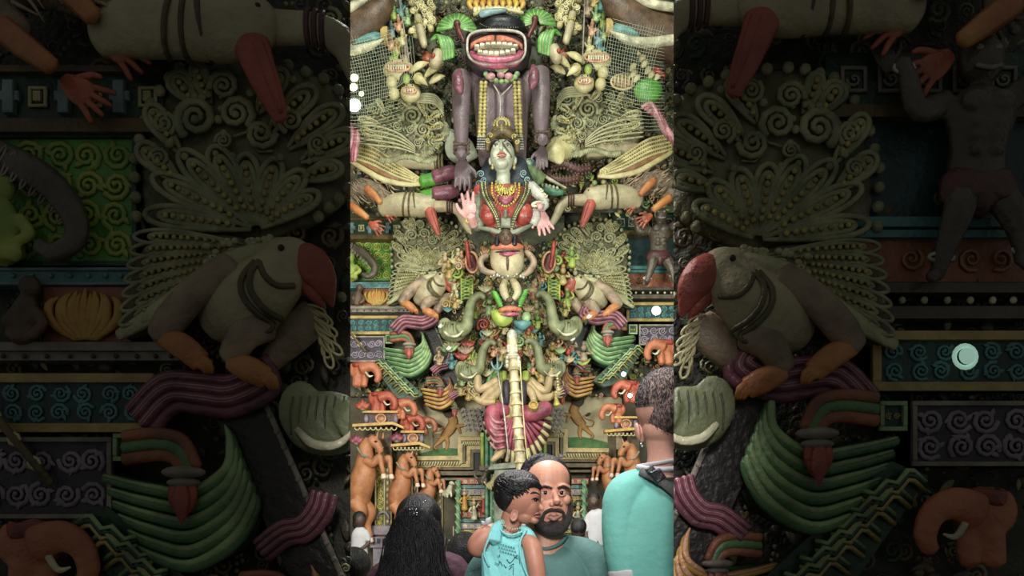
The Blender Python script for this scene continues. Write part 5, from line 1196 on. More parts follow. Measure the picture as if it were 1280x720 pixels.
    for c, a, mr in (((692, 905, 62), PI, -1), ((676, 796, 74), -.2, 1)):
        m = M(); m.hand(c, a, 26, mir=mr); t.part('hand', m, 'skin_face', remesh=1.1, smooth=1)
    m = M(); m.tube([(678, 790, -10), (678, 860, -10), (678, 920, -10)], [62, 60, 58], flat=.55, seg=18); m.tube([(655, 910, -10), (652, 1040, -8), (652, 1215, -10)], [34, 26, 18]); m.tube([(702, 910, -10), (706, 1040, -8), (706, 1215, -10)], [34, 26, 18]); t.part('trousers', m, 'trouser', remesh=2.4, smooth=2)
    for x in (652, 706): m = M(); m.tube([(x, 1220, -16), (x, 1222, 10), (x, 1226, 40)], [12, 13, 9]); t.part('shoe', m, 'buckle')
    t.done()

def small_boy():
    F = Fr(Y=1.9)
    t = T(F, 'person', 'small boy in cyan sleeveless shirt carried in the arms of the bearded man', 'person', 645, 850)
    m = M()
    m.blob((651, 620, 0), (25.5, 30, 28), nu=20, nv=14); m.blob((660, 630, 6), (15, 20, 17)); m.blob((657, 645, 6), (13, 10, 13)); m.blob((666, 618, 8), (9.5, 10, 14))
    m.tube([(670, 628, 10), (676, 634.5, 11), (677.5, 637.5, 11)], [2.6, 3, 2.8]); m.tube([(669, 642, 12), (673, 643.4, 12)], [3, 2.2]); m.blob((667.5, 650, 10), (6, 5, 7))
    m.blob((642.5, 645, 17), (5, 7.6, 4.4), .25); m.ring((642.5, 644.5), 4, 6.4, 1.3, d=20.5, n=16, rot=.25)
    m.tube([(642, 644, -2), (636, 660, -4), (634, 680, -6)], [14, 14, 22], seg=14)
    m.tube([(626, 664, -6), (609, 668, 4), (598, 680, 4), (598, 686, 0), (612, 690, -16), (636, 690, -30)], [11, 12.5, 13, 11.5, 9, 6], seg=14, n=6)
    m.tube([(655, 672, 10), (664, 682, 18), (668, 700, 22), (673, 730, 24), (680, 760, 26)], [8, 11.5, 11.5, 10, 8], seg=14, n=6)
    b = t.part('body', m, 'skin_child', remesh=.75, smooth=6)
    m = M(); m.hand((648, 690, -34), .1, 17, mir=-1, curl=.3); m.hand((683, 772, 28), 1.3, 17, mir=1, curl=.35); t.part('hand', m, 'skin_child', remesh=.7, smooth=1)
    m = M(); m.blob((668.6, 625.6, 19), (2.6, 1.9, 3)); e = t.part('eye', m, 'iris', parent=b)
    m = M(); m.tube([(663.6, 625, 23), (668.4, 623.2, 22), (672.4, 624.8, 18)], .9); m.tube([(660, 618.6, 25), (667, 616.2, 22.5), (673.8, 618.6, 16.5)], [.5, 1.3, .5]); t.part('eyelash', m, 'hair_black', parent=e)
    m = M(); m.tube([(667, 643.4, 18), (671.5, 641.6, 17), (675, 643, 13.4)], [.6, 1.5, .9]); m.tube([(667.6, 645, 17.6), (671.6, 646.2, 16.4), (674.6, 644.6, 13)], [.6, 1.6, .9]); t.part('lip', m, 'lip_brown', parent=b)
    m = M(); m.blob((646, 607, -2), (29.5, 20.5, 32), nu=22, nv=14); m.blob((638, 616, -3), (21.5, 25, 30.5), nu=20, nv=14); m.tube([(655, 603, 23), (667, 605, 19), (675, 610, 10)], [5.4, 5, 3.2])
    hr = t.part('hair', m, 'hair_black', remesh=.8, smooth=5)
    m = M(); rnd = random.Random(6)
    for i in range(240):
        a = rnd.uniform(0, 2*PI); q = rnd.uniform(.05, .95); x = 641+24*q*math.cos(a); y = 609+19*q*math.sin(a); d = 30*math.sqrt(max(.02, 1-q*q*.85))
        m.tube([(x, y, d), (x+3+rnd.uniform(-2, 2), y+rnd.uniform(0, 4), d+1.6), (x+7, y+rnd.uniform(3, 9), d-1.4)], [.8, .7, .2], seg=4, n=2)
    for i in range(60): x = rnd.uniform(646, 675); y = 600+(x-646)*.18; m.tube([(x-5, y-5+rnd.uniform(0, 3), 25-((x-646)/28)**2*12), (x, y+2, 26-((x-646)/28)**2*14), (x+2, y+7+rnd.uniform(0, 4), 23-((x-646)/28)**2*13)], [.9, .8, .2], seg=4, n=2)
    t.part('hair_strand', m, 'hair_black', parent=hr)
    m = M(); m.tube([(646, 670, -2), (640, 684, -2), (642, 720, -2), (646, 770, 0), (650, 810, 0)], [20, 33, 36, 36, 34], seg=20, flat=.62, n=5); m.tube([(628, 652, 4), (622, 660, 10), (618, 676, 14)], [5, 8, 10]); m.tube([(651, 660, 8), (660, 668, 10), (664, 690, 6), (668, 740, 6)], [5, 8, 12, 16]); m.tube([(608, 690, 6), (616, 720, 8), (622, 760, 8)], [7, 14, 18])
    sh = t.part('shirt', m, 'shirt_cyan', remesh=1.1, smooth=3)
    m = M(); m.tube([(624, 654, 12), (628, 664, 20), (640, 668, 24), (652, 664, 20)], 1.4, n=5); m.tube([(618, 656, 12), (612, 672, 20), (606, 690, 20), (612, 706, 22)], 1.3, n=5); m.tube([(658, 662, 18), (650, 676, 24), (652, 700, 26), (662, 724, 26)], 1.3, n=5); t.part('trim', m, 'shirt_cyan', parent=sh)
    m = M(); rnd = random.Random(9)
    for i in range(3):          # rows of small blurred print on the chest
        for j in range(7): x = 622+j*3.2+i*1.5; y = 679+i*4.6+j*.9; m.tube([(x, y, 21.6+.2*j), (x+1.0, y-1.8, 21.9+.2*j), (x+2, y+.4, 22+.2*j)], .35, seg=4, n=2)
    for i in range(14):
        x, y = rnd.uniform(616, 646), rnd.uniform(693, 722); m.tube([(x, y, 21), (x+rnd.uniform(2, 6), y+rnd.uniform(-5, 5), 22), (x+rnd.uniform(3, 9), y+rnd.uniform(-3, 8), 21.5)], .4, seg=4, n=3)
    t.part('shirt_print', m, 'print_ink', parent=sh)
    m = M(); m.beads([(625, 650, 10), (631, 657, 17), (640, 661, 20), (650, 660, 18)], 1.3, 2.7); t.part('bead_necklace', m, 'ivory')
    m = M(); m.tube([(636, 800, 4), (628, 840, 30), (634, 890, 34)], [20, 16, 11]); m.tube([(660, 800, 4), (676, 840, 24), (672, 890, 30)], [20, 16, 11]); t.part('leg', m, 'skin_child', remesh=1.6, smooth=1)
    m = M(); m.leaf((607, 656), (614, 646), 3.4, 8); m.leaf((607, 656), (602, 651), 2.6, 8); t.part('shoulder_bow', m, 'shirt_white', parent=sh)
    t.done()

def long_haired_woman():
    F = Fr(Y=2.5)
    t = T(F, 'person', 'woman with very long black wavy hair seen from behind at lower left', 'person', 520, 1130)
    m = M(); m.blob((524, 648, -4), (25, 33, 28)); m.tube([(523, 670, -6), (523, 700, -8)], [12, 15]); m.tube([(523, 712, -10), (522, 760, -10), (521, 850, -8)], [26, 46, 42], flat=.55, seg=16)
    m.tube([(496, 712, -8), (474, 730, -8), (468, 800, -6), (476, 860, -20)], [15, 17, 13, 9]); m.tube([(548, 712, -8), (570, 730, -8), (577, 800, -6), (570, 860, -20)], [15, 17, 13, 9])
    t.part('body', m, 'skin_dark', remesh=1.6, smooth=2)
    m = M(); m.tube([(523, 700, -8), (522, 760, -10), (521, 900, -8), (521, 1110, -8)], [40, 51, 50, 56], flat=.58, seg=18); m.tube([(500, 710, -8), (474, 728, -8), (467, 775, -6)], [18, 20, 17]); m.tube([(546, 706, -8), (570, 718, -8), (578, 775, -6)], [18, 20, 17]); t.part('dress', m, 'cloth_maroon', remesh=2, smooth=2)
    m = M(); m.tube([(523, 640, 2), (523, 655, 4), (521, 680, 8), (518, 710, 10), (517, 750, 10), (516, 790, 8)], [27, 30, 34, 39, 45, 42], seg=20, flat=.72, n=6); m.blob((524, 645, 2), (28.5, 28, 31), nu=18, nv=12)
    hr = t.part('hair', m, 'hair_black', remesh=1.5, smooth=2)
    m = M(); rnd = random.Random(2)
    for i in range(620):
        u = rnd.uniform(-1, 1); ww = rnd.uniform(.35, .95); d0 = 30*math.sqrt(max(.03, 1-u*u)); ph = 5*u+rnd.gauss(0, .5); am = rnd.uniform(1.4, 3.4); st = rnd.uniform(.9, 1.15); fl = rnd.uniform(.85, 1.12)
        pts = []
        for k in range(11):
            y = 616.5+abs(u)**1.6*15+k*16*st; wd = (5, 24, 30, 33, 37, 41, 45, 49, 51, 52, 52)[k]*(fl if k > 2 else 1)
            wv = am*min(1, k/3)
            pts.append((523-k*.8+u*wd+wv*math.sin(ph+k*1.35), y, d0*(.55, .97, 1, 1, 1.02, 1.06, 1.1, 1.15, 1.15, 1.1, 1.05)[k]+7+wv*.6*math.cos(ph+k*1.2)))
        m.tube(pts, [ww*.5]+[ww]*9+[ww*.3], seg=5, n=3)
    t.part('hair_lock', m, 'hair_black', parent=hr)
    m = M(); rnd = random.Random(4)
    for i in range(16): m.blob((521+rnd.uniform(-5, 7), 640+rnd.uniform(-4, 5), 40.5), rnd.uniform(.5, 1.2), nu=6, nv=4)
    for i in range(6): m.blob((537+rnd.uniform(-3, 3), 628+rnd.uniform(-3, 3), 37), .7, nu=6, nv=4)
    t.part('hair_clip', m, 'clip_silver', parent=hr); t.done()

def teal_man():
    F = Fr(Y=1.84)
    t = T(F, 'person', 'tall man in teal polo with cropped hair seen from behind at the right', 'person', 850, 1310)
    m = M(); m.blob((834, 506, -6), (37.4, 42, 44.6), nu=20, nv=14); m.blob((833, 535, -2), (29, 28, 32)); m.tube([(834, 540, -2), (838, 570, -6), (840, 595, -8)], [27, 27, 36], seg=16)
    m.tube([(806, 528, -20), (804, 538, -15), (806, 550, -17)], [3, 5, 3]); m.blob((800, 538, -15), (3.6, 12, 8), -.15)
    b = t.part('body', m, 'skin_neck', remesh=.9, smooth=5)
    m = M(); m.tube([(803, 553, -9), (804, 558, -7)], 1.6); t.part('earring', m, 'clip_silver', parent=b)
    m = M(); m.blob((834, 500, -5), (38.2, 41, 45.5), nu=24, nv=16); m.blob((837, 513, -1), (34, 43, 44.5), nu=24, nv=16); hr = t.part('hair', m, 'hair_cropped', remesh=1.0, smooth=6)
    m = M(); rnd = random.Random(1)
    for i in range(1500):
        a, z = rnd.uniform(0, PI), rnd.uniform(-1, .2); c = math.sqrt(1-z*z); x, y, d = 834+38.8*c*math.cos(a), 500+41.5*z, -5+46*c*math.sin(a)
        m.tube([(x, y, d), (x+math.cos(a)*.8, y+2.6, d+.6)], [.5, .2], seg=4, raw=True)
    for i in range(900):
        x = rnd.uniform(806, 864); y = rnd.uniform(505, 552); u = 1-((x-837)/34)**2-((y-513)/43)**2
        if u > .02: m.tube([(x, y, -1+44.5*math.sqrt(u)), (x+rnd.uniform(-.4, .4), y+2.2, -.3+44.5*math.sqrt(u))], [.42, .15], seg=4, raw=True)
    t.part('hair_stubble', m, 'hair_black', parent=hr)
    m = M(); m.tube([(842, 588, -14), (844, 606, -14), (847, 640, -10), (850, 720, -8), (850, 900, -8)], [38, 62, 82, 84, 80], seg=22, flat=.52, n=5)
    m.tube([(812, 602, -12), (786, 618, -10), (778, 650, -6), (780, 690, -6), (786, 719, -4)], [20, 27, 25, 24, 22.5], seg=16, n=5); m.tube([(880, 606, -12), (916, 622, -10), (924, 690, -6), (922, 730, -4)], [22, 26, 24, 22], seg=14)
    sh = t.part('polo_shirt', m, 'shirt_teal', remesh=1.6, smooth=4)
    m = M(); m.tube([(800, 584, -6), (818, 588, 16), (842, 588, 26), (866, 587, 18), (880, 582, -4)], [4]*5, n=6, flat=1.6); m.tube([(799, 582, -10), (818, 580, 18), (842, 577, 25), (868, 579, 16)], [2.4]*4, n=5); t.part('collar', m, 'shirt_white', parent=sh)
    m = M(); m.tube([(785, 711, -4), (785.6, 715, -4), (786.4, 722, -4)], [24.4, 25, 24.6], seg=18, n=2); t.part('sleeve_hem', m, 'shirt_white', parent=sh)
    m = M(); m.tube([(788, 726, -4), (794, 790, 6), (812, 850, 12)], [17, 14, 9]); m.tube([(918, 730, -4), (916, 800, 2), (906, 870, 6)], [17, 14, 9]); ar = t.part('arm', m, 'skin_neck', remesh=1.5, smooth=2)
    for c, mr in (((816, 870, 14), 1), ((904, 890, 6), -1)): m = M(); m.hand(c, 1.4, 28, mir=mr); t.part('hand', m, 'skin_neck')
    m = M(); m.tube([(799, 590, 8), (812, 597, 22), (828, 610, 31), (850, 634, 36), (880, 668, 34), (920, 715, 24), (930, 740, 0)], [5.4]*7, n=5, flat=.35, seg=10); st = t.part('shoulder_strap', m, 'strap_grey')
    m = M(); m.prism([(806, 592), (818, 587), (826, 598), (814, 606)], 24, 31, 1.6); m.prism([(802, 588), (810, 583), (814, 588), (806, 594)], 18, 26, 1); t.part('buckle', m, 'buckle', parent=st)
    m = M(); m.tube([(850, 890, -8), (850, 960, -8)], [80, 76], flat=.55, seg=18); m.tube([(816, 950, -8), (818, 1100, -6), (820, 1290, -8)], [42, 32, 22]); m.tube([(884, 950, -8), (882, 1100, -6), (880, 1290, -8)], [42, 32, 22]); t.part('trousers', m, 'trouser', remesh=2.6, smooth=2)
    t.done()

def background_people():
    F = Fr(Y=8.6)
    t = T(F, 'person', 'woman in white blouse and yellow skirt walking at the far left edge', 'person', 449, 785)
    m = M(); m.blob((450, 650, 0), (7.5, 9.5, 8.5)); m.tube([(450, 658, -1), (450, 664, -1)], [4, 4.5]); m.tube([(458, 668, 0), (461, 678, 2), (456, 684, 6)], [3, 2.8, 2.2]); m.tube([(447, 720, 0), (446, 783, 0)], [5, 3.4]); m.tube([(454, 720, 0), (455, 783, 0)], [5, 3.4]); m.tube([(456, 684, 6), (452, 686, 8)], [2.2, 1.6]); m.tube([(450, 664, -1), (450, 720, 0)], [7, 8]); t.part('body', m, 'skin_dark', remesh=.8)
    m = M(); m.blob((449, 648, -1), (8.4, 9.4, 9)); m.blob((445, 655, -3), (5, 7, 6)); t.part('hair', m, 'hair_black')
    m = M(); m.tube([(450, 660, 0), (450, 667, 0), (449, 680, 0), (449, 694, 0)], [6, 10, 10, 11], seg=14, flat=.7); m.tube([(456, 664, 1), (459, 670, 1), (460, 676, 2)], [4, 4.4, 4.2]); t.part('blouse', m, 'shirt_white', remesh=.8, smooth=1)
    m = M(); m.tube([(450, 690, 0), (450, 710, 0), (450, 765, 0)], [9.6, 11, 13], seg=14, flat=.7); t.part('skirt', m, 'cloth_yellow'); t.done()
    F = Fr(Y=7.6)
    t = T(F, 'person', 'dark haired man in white shirt and black trousers standing behind at centre right', 'person', 746, 803)
    m = M(); m.blob((742, 627, 0), (7.4, 10, 9)); m.tube([(742, 628, 8), (741.6, 631, 10)], 1.4); m.tube([(743, 634, -1), (744, 642, -1)], [4.6, 5]); m.tube([(744, 642, -1), (747, 690, 0)], [7, 10]); m.tube([(736, 655, 0), (733, 668, 1), (735, 680, 4)], [4, 3.4, 2.6]); m.tube([(758, 655, 0), (761, 670, 1), (760, 690, 4)], [4, 3.4, 2.6]); t.part('body', m, 'skin_dark', remesh=.8)
    m = M(); m.blob((742.5, 622, -1.5), (7.8, 7.4, 9)); t.part('hair', m, 'hair_black')
    m = M(); m.tube([(744, 637, 0), (745, 643, 0), (747, 660, 0), (747, 681, 0)], [6, 12.5, 14, 13], seg=16, flat=.65); m.tube([(737, 645, 0), (734, 655, 0), (734, 664, 1)], [5, 5.4, 5]); m.tube([(755, 645, 0), (760, 655, 0), (761, 665, 1)], [5, 5.4, 5]); s_ = t.part('shirt', m, 'shirt_white', remesh=.8, smooth=1)
    m = M(); m.tube([(747, 676, 0), (748, 700, 0)], [12, 12], seg=14, flat=.65); m.tube([(742, 700, 0), (741, 795, 0)], [7, 5]); m.tube([(754, 700, 0), (755, 795, 0)], [7, 5]); t.part('trousers', m, 'trouser', remesh=1); t.done()
    for x, y, Y, lab, top in ((443, 712, 3.4, 'dark haired person seated low in the lower left corner', 'cloth_maroon'), (723, 661, 7.0, 'short dark haired person in black seated low behind the man in white', 'trouser'), (582, 697, 3.0, 'dark haired person in maroon between the long hair and the boy', 'cloth_maroon'), (571, 702, 4.2, 'person in olive cloth half hidden beside the long haired woman', 'cloth_olive')):
        F = Fr(Y=Y); r = .085/F.k
        if 'olive' in lab: y -= 2
        t = T(F, 'person', lab, 'person', x, min(y+r*9, HY+CAMZ*FPX/Y))
        m = M(); m.blob((x, y, 0), (r*.9, r*1.25, r*1.05)); m.tube([(x, y+r, 0), (x, y+r*2, 0)], [r*.55, r*.6]); m.tube([(x, y+r*2, 0), (x, y+r*6, 0)], [r*1.2, r*1.4]); m.blob((x, y+r*.25, r), (r*.2, r*.25, r*.2)); t.part('body', m, 'skin_dark', remesh=r*.14)
        m = M(); m.blob((x, y-r*.3, r*.15), (r*1.05, r*1.15, r*1.2)); m.blob((x, y+r*.4, -r*.3), (r*.9, r*1.2, r*.9)); t.part('hair', m, 'hair_black')
        m = M(); m.tube([(x, y+r*1.7, 0), (x, y+r*2.3, 0), (x, y+r*4, 0), (x, y+r*7.5, 0)], [r*.8, r*1.9, r*2.1, r*2.3], seg=16, flat=.6); t.part('top', m, top); t.done()
pal('wall_carved', 92, 92, 66, .65, col2=(38, 44, 34), sc=5, bump=.6); pal('wall_side', 96, 86, 62, .7, col2=(52, 50, 40), sc=4, bump=.5); pal('floor_stone', 110, 100, 90, .5, sc=4); pal('ceiling_paint', 70, 66, 54, .7, sc=3)
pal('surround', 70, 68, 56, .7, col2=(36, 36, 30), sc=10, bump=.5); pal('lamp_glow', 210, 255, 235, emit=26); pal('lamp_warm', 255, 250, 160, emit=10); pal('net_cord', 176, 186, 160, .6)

class W:
    """plain metres: x, y, z"""
    k = 1; clip = 0; Y = 0
    def __call__(s, x, y, d): return Vector((x, y, d))
def slab(name, x0, x1, y0, y1, z0, z1, mt):
    m = M(); v = [(x0, y0), (x1, y0), (x1, y1), (x0, y1)]; m.prism(v, z0, z1); return struct(W(), name, m, mt)

# ---- room
slab('floor', -4, 4, -2.5, 13, -.12, 0, 'floor_stone')
slab('wall_back', -4, 4, 11.5, 11.7, 0, 13, 'wall_carved')
slab('wall_left', -4, -3.85, 1.63, 11.6, 0, 13, 'wall_side'); slab('wall_right', 3.85, 4, 1.63, 11.6, 0, 13, 'wall_side')
slab('ceiling', -4, 4, 1.63, 11.7, 12.9, 13, 'ceiling_paint')
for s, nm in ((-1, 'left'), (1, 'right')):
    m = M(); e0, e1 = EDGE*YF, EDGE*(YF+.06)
    m.prism([(s*e0, YF), (s*4, YF), (s*4, YF+.06), (s*e1, YF+.06)], -.0, 13); struct(W(), 'wall_added_'+nm, m, 'surround')  # walls added to stand in for dim side bars; the hall has none

# ---- carved encrustation on the back of the tower: stuff nobody could count
def encrust(F, x0, y0, x1, y1, n, name, cols, seed, r0=2.5, r1=6.5):
    rnd = random.Random(seed); m = M()
    for i in range(n):
        m.cur = rnd.randrange(len(cols)); x, y = rnd.uniform(x0, x1), rnd.uniform(y0, y1); r = rnd.uniform(r0, r1); k = rnd.random()
        if k < .3: m.spiral((x, y), r, 1.5, r*.24, rnd.uniform(0, 6), rnd.choice((-1, 1)), d=rnd.uniform(0, 5), seg=5)
        elif k < .6: m.blob((x, y, rnd.uniform(0, 4)), (r*.7, r*.6, r*.6), rnd.uniform(0, 3), nu=7, nv=5)
        elif k < .85:
            a = rnd.uniform(0, 6.3); m.leaf((x, y), (x+r*1.7*math.cos(a), y+r*1.7*math.sin(a)), r*.4, rnd.uniform(0, 4))
        else: m.beads([(x, y, 3), (x+rnd.uniform(-9, 9), y+rnd.uniform(-9, 9), 3)], 1.1, 2.6)
    o = finish(name, m, F, cols)
    if o: o['kind'] = 'stuff'
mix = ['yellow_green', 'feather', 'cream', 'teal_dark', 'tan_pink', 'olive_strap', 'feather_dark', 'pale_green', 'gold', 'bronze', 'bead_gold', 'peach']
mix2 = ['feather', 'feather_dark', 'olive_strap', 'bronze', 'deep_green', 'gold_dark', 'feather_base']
def towL(y): return 20 if y > 262 else 62 + (262 - y) * 50 / 282
# tower face: upright below, leaning out over the hall above
m = M(); base = []
for y, L in ((494, 18), (262, 18), (262, 58), (-20, 108)):
    f = Fr(L); base.append((f(640, y).y, f(640, y).z))
for X in (-2.6, 2.6):
    for yy, zz in base: m.v.append(Vector((X, yy, zz)))
    m.v.append(Vector((X, 10.9, base[-1][1]))); m.v.append(Vector((X, 10.9, base[0][1])))
for i in range(6): m.face((i, (i+1) % 6, 6+(i+1) % 6, 6+i), False)
m.face((0, 1, 2, 3, 4, 5), False); m.face((6, 7, 8, 9, 10, 11), False)
struct(W(), 'wall_carved_tower', m, 'wall_carved')
for i in range(14):
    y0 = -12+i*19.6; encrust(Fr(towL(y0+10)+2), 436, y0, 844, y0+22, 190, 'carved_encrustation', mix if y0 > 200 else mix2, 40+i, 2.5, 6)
m = M(); m.prism([(572, 266), (706, 266), (706, 400), (690, 478), (590, 478), (572, 400)], -30, 0); struct(Fr(46), 'wall_carved_core', m, 'wall_carved')
encrust(Fr(48), 574, 300, 704, 400, 620, 'carved_encrustation', mix, 3, 2.5, 5.5); encrust(Fr(48), 590, 400, 690, 476, 440, 'carved_encrustation', mix, 8, 2.5, 5.5); encrust(Fr(26), 540, 380, 590, 480, 240, 'carved_encrustation', mix, 9, 2.5, 5.5); encrust(Fr(26), 690, 380, 740, 480, 240, 'carved_encrustation', mix, 10, 2.5, 5.5); encrust(Fr(26), 438, 440, 545, 495, 200, 'carved_encrustation', mix, 4, 2, 5); encrust(Fr(26), 730, 420, 842, 495, 220, 'carved_encrustation', mix, 5, 2, 5)
for mi, cl in ((False, -1), (True, 1)):
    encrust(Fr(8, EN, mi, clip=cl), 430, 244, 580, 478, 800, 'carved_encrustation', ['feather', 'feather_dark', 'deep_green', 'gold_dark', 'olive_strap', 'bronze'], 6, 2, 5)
m = M()
for i in range(26): m.box(436, 555+i*6, 610, 558+i*6, -1, 3)
for i in range(26): m.box(672, 555+i*6, 850, 558+i*6, -1, 3)

m = M(); m.box(430, 480, 850, 830, -8, 6); struct(Fr(4), 'wall_shrine', m, 'wall_side')
# ---- both sides and both added walls
sides(left_wall, '', which='CL FL'); sides(right_wall, '', which='CR FR')
for fn, dx, dy, wh in ((beam, -4, -12, 'CL CR FL FR'), (brackets, -5, -15, 'CL CR FL FR'), (scrolls, -4, -6, 'CL CR FL FR'), (bird_lower, 0, 4, 'CL CR FL FR'), (bird_upper, 0, -10, 'CL CR FL FR'), (green_elephant, 0, -2, 'CL CR FL FR'),
                       (lattice, 0, 0, 'CL CR'), (red_mouth, 0, 0, 'CL CR'), (side_arm, 0, -8, 'CL CR FL FR'), (carved_wing, -26, -8, 'CL CR'), (elephant_top, -34, -10, 'CL CR'), (mane_figure, -38, -4, 'CL CR'), (top_clutter, -33, -12, 'CL CR'),
                       (ruff, -36, -6, 'CL CR'), (pink_left, 0, 0, 'CL'), (pink_side, 0, 0, 'CR'), (clutter, 0, 0, 'CL CR'), (stepped, -6, -18, 'CL CR FL FR')):
    sides(fn, '', dx=dx, dy=dy, which=wh)
for w, s in (('FL', 0), ('FR', 1)):
    F = Fr(60, EN, bool(s), clip=1 if s else -1)
    orange_elephant(F, 448, 462 if not s else 449, 1.0, 'dim orange elephant capital ' + HERE[w], 60)

# extra pieces that stand only on the right of the tower
t = T(Fr(128), 'claw_bunch', 'bunch of pale yellow claw buds on a green melon at upper right', 'carving', 812, 124)
m = M(); m.blob((812, 108, 0), (18, 15, 10)); t.part('melon', m, 'leaf_green')
for i, (x, y) in enumerate(((800, 62), (803, 70), (806, 78), (810, 86), (814, 92), (791, 82), (792, 90), (796, 96), (822, 94))):
    m = M(); m.leaf((x-3, y+5), (x+5, y-4), 4, 6); t.part('claw_bud', m, 'cream')
m = M(); m.tube([(818, 84, 8), (824, 91, 9), (831, 96, 8)], [3, 3.6, 2]); t.part('red_tip', m, 'red'); t.done()
t = T(Fr(126), 'striped_gourd', 'rust striped oval gourd left of the green melon', 'carving', 780, 108)
m = M(); m.blob((780, 97, 0), (14, 9, 7)); t.part('shell', m, 'rust')
m = M(); [m.belt((769+i*4.4, 97, 0), PI/2, 8.6-abs(i-2.5)*1.3, 0, 1.2, depth=7.6) for i in range(6)]; m.ring((780, 97), 15, 9.6, 1.4, n=20); t.part('stripe', m, 'cream'); t.done()
t = T(Fr(126), 'blue_tubes', 'pair of blue tubular carvings at the upper right edge', 'carving', 832, 70)
m = M(); m.tube([(834, 46, 2), (832, 58, 4), (829, 68, 2)], [4, 4.6, 4]); m.tube([(840, 50, 0), (838, 66, 2)], [4, 4]); t.part('tube', m, 'blue_pale')
m = M(); [m.belt((833.5-i, 49+i*3.4), -.2, 4.8, 4, .6) for i in range(6)]; t.part('tube_ring', m, 'teal_dark'); t.done()

giant(); goddess(); monkey_face(); flagpole(); seated_deity(); lower_hall()
bearded_man(); small_boy(); long_haired_woman(); teal_man(); background_people()

# blue snake heads and white fangs right of the goddess face
t = T(Fr(110), 'serpent_head', 'green and blue serpent head with white fangs right of the goddess face', 'statue', 672, 228)
m = M(); m.tube([(676, 222, 0), (668, 214, 4), (660, 206, 8), (652, 201, 8)], [9, 9, 7, 3]); t.part('head', m, 'pale_green')
m = M(); m.ring((663, 206), 5, 4, 1.4, d=13, n=14, rot=.6); m.spiral((663, 206), 3, 1.3, 1, d=13); t.part('eye_rim', m, 'blue_pale'); t.done()
t = T(Fr(104), 'fanged_jaw', 'green jaw with white fangs beside the goddess silver sleeve', 'statue', 690, 246)
m = M(); m.tube([(676, 228, 2), (688, 236, 4), (704, 238, 2)], [4, 6, 3]); t.part('jaw', m, 'teal_post')
for i in range(5): m = M(); m.leaf((678+i*4.6, 228+i*1.2), (678+i*4.6, 234+i*1.0), 2, 8); t.part('fang', m, 'ivory')
m = M(); m.tube([(672, 212, 6), (690, 226, 8), (708, 234, 6)], [1.6, 2.2, 1]); t.part('lip', m, 'ivory'); t.done()
for i, (L, pts) in enumerate(((96, [(690, 206, 4), (704, 205, 8), (722, 212, 8), (738, 208, 4)]), (98, [(676, 214, 4), (692, 224, 8), (708, 226, 8), (724, 220, 4)]))):
    t = T(Fr(L), 'beaded_necklet', ('upper' if i == 0 else 'lower') + ' thick brown beaded rope across the tan arms right of the goddess', 'ornament', 705, 232)
    m = M()
    for k in range(4): m.beads([(x, y+k*3.4-5, d+(3 if k in (1, 2) else 0)) for x, y, d in pts], 2.0, 3.6)
    t.part('bead_strand', m, 'brown'); m = M(); m.tube(pts, 4.6); t.part('core', m, 'maroon'); t.done()
for s, mi in (('left', False), ('right', True)):
    t = T(Fr(88, mir=mi, dy=-14 if mi else 0), 'statue_arm', 'thick tan carved arm lying under the upper wing on the ' + s, 'statue', 540, 214)
    m = M(); m.tube([(476, 196, 0), (500, 198, 4), (530, 201, 6), (548, 203, 6)], [7, 9, 9, 8], seg=10); t.part('arm', m, 'tan')
    m = M(); [m.belt((545+o, 203), PI/2, 9.4, 6, 1.8) for o in (0, 4, 8)]; t.part('bracelet', m, 'olive_strap'); t.done()
t = T(Fr(90), 'bound_feet', 'pair of green bundles with plum end caps under the left purple hand', 'ornament', 560, 252)
for y0, y1 in ((221, 216), (241, 240)):
    m = M(); m.tube([(526, y0+2, 0), (545, y0, 4), (552, y0-1, 4)], 8); t.part('bundle', m, 'leaf_green')
    m = M(); m.tube([(542, y0, 5), (560, y1, 7), (572, y1-4, 5)], [8.6, 9, 7]); t.part('end_cap', m, 'plum')
m = M(); m.ring((568, 226), 20, 24, 2.4, d=4, n=18, a0=-1.4, a1=1.3); t.part('rim', m, 'pink'); t.done()

# bird netting
for s, mi in (('left', False), ('right', True)):
    Fm = Fr(172, mir=mi, dx=-20 if mi else 0, dy=-14 if mi else 0); m = M()
    for i in range(26):
        x = 424+i*3.6; m.tube([(x, 40, 2), (x+14-i*.4, 92, 5), (x+22-i*1.2, 150-i*2.2, 1)], .17, seg=4, n=3)
    for i in range(30):
        y = 40+i*4.2; m.tube([(424, y+10, 2), (456, y+4+i*.3, 5), (492+i*.6-abs(i-8)*.4, y-8+i*.2, 1)], .17, seg=4, n=3)
    solo(Fm, 'bird_net', 'sagging pale bird net below the ' + s + ' elephant tusk', 'net', m, 'net_cord')
for s, x in (('left', 498), ('right', 732)):
    m = M(); m.tube([(x, -6, 0), (x+(12 if s == 'left' else -3), 72, 0)], .9); solo(Fr(172), 'cable', 'thin grey cable hanging down beside the ' + s + ' elephant head', 'cable', m, 'ledge_grey')

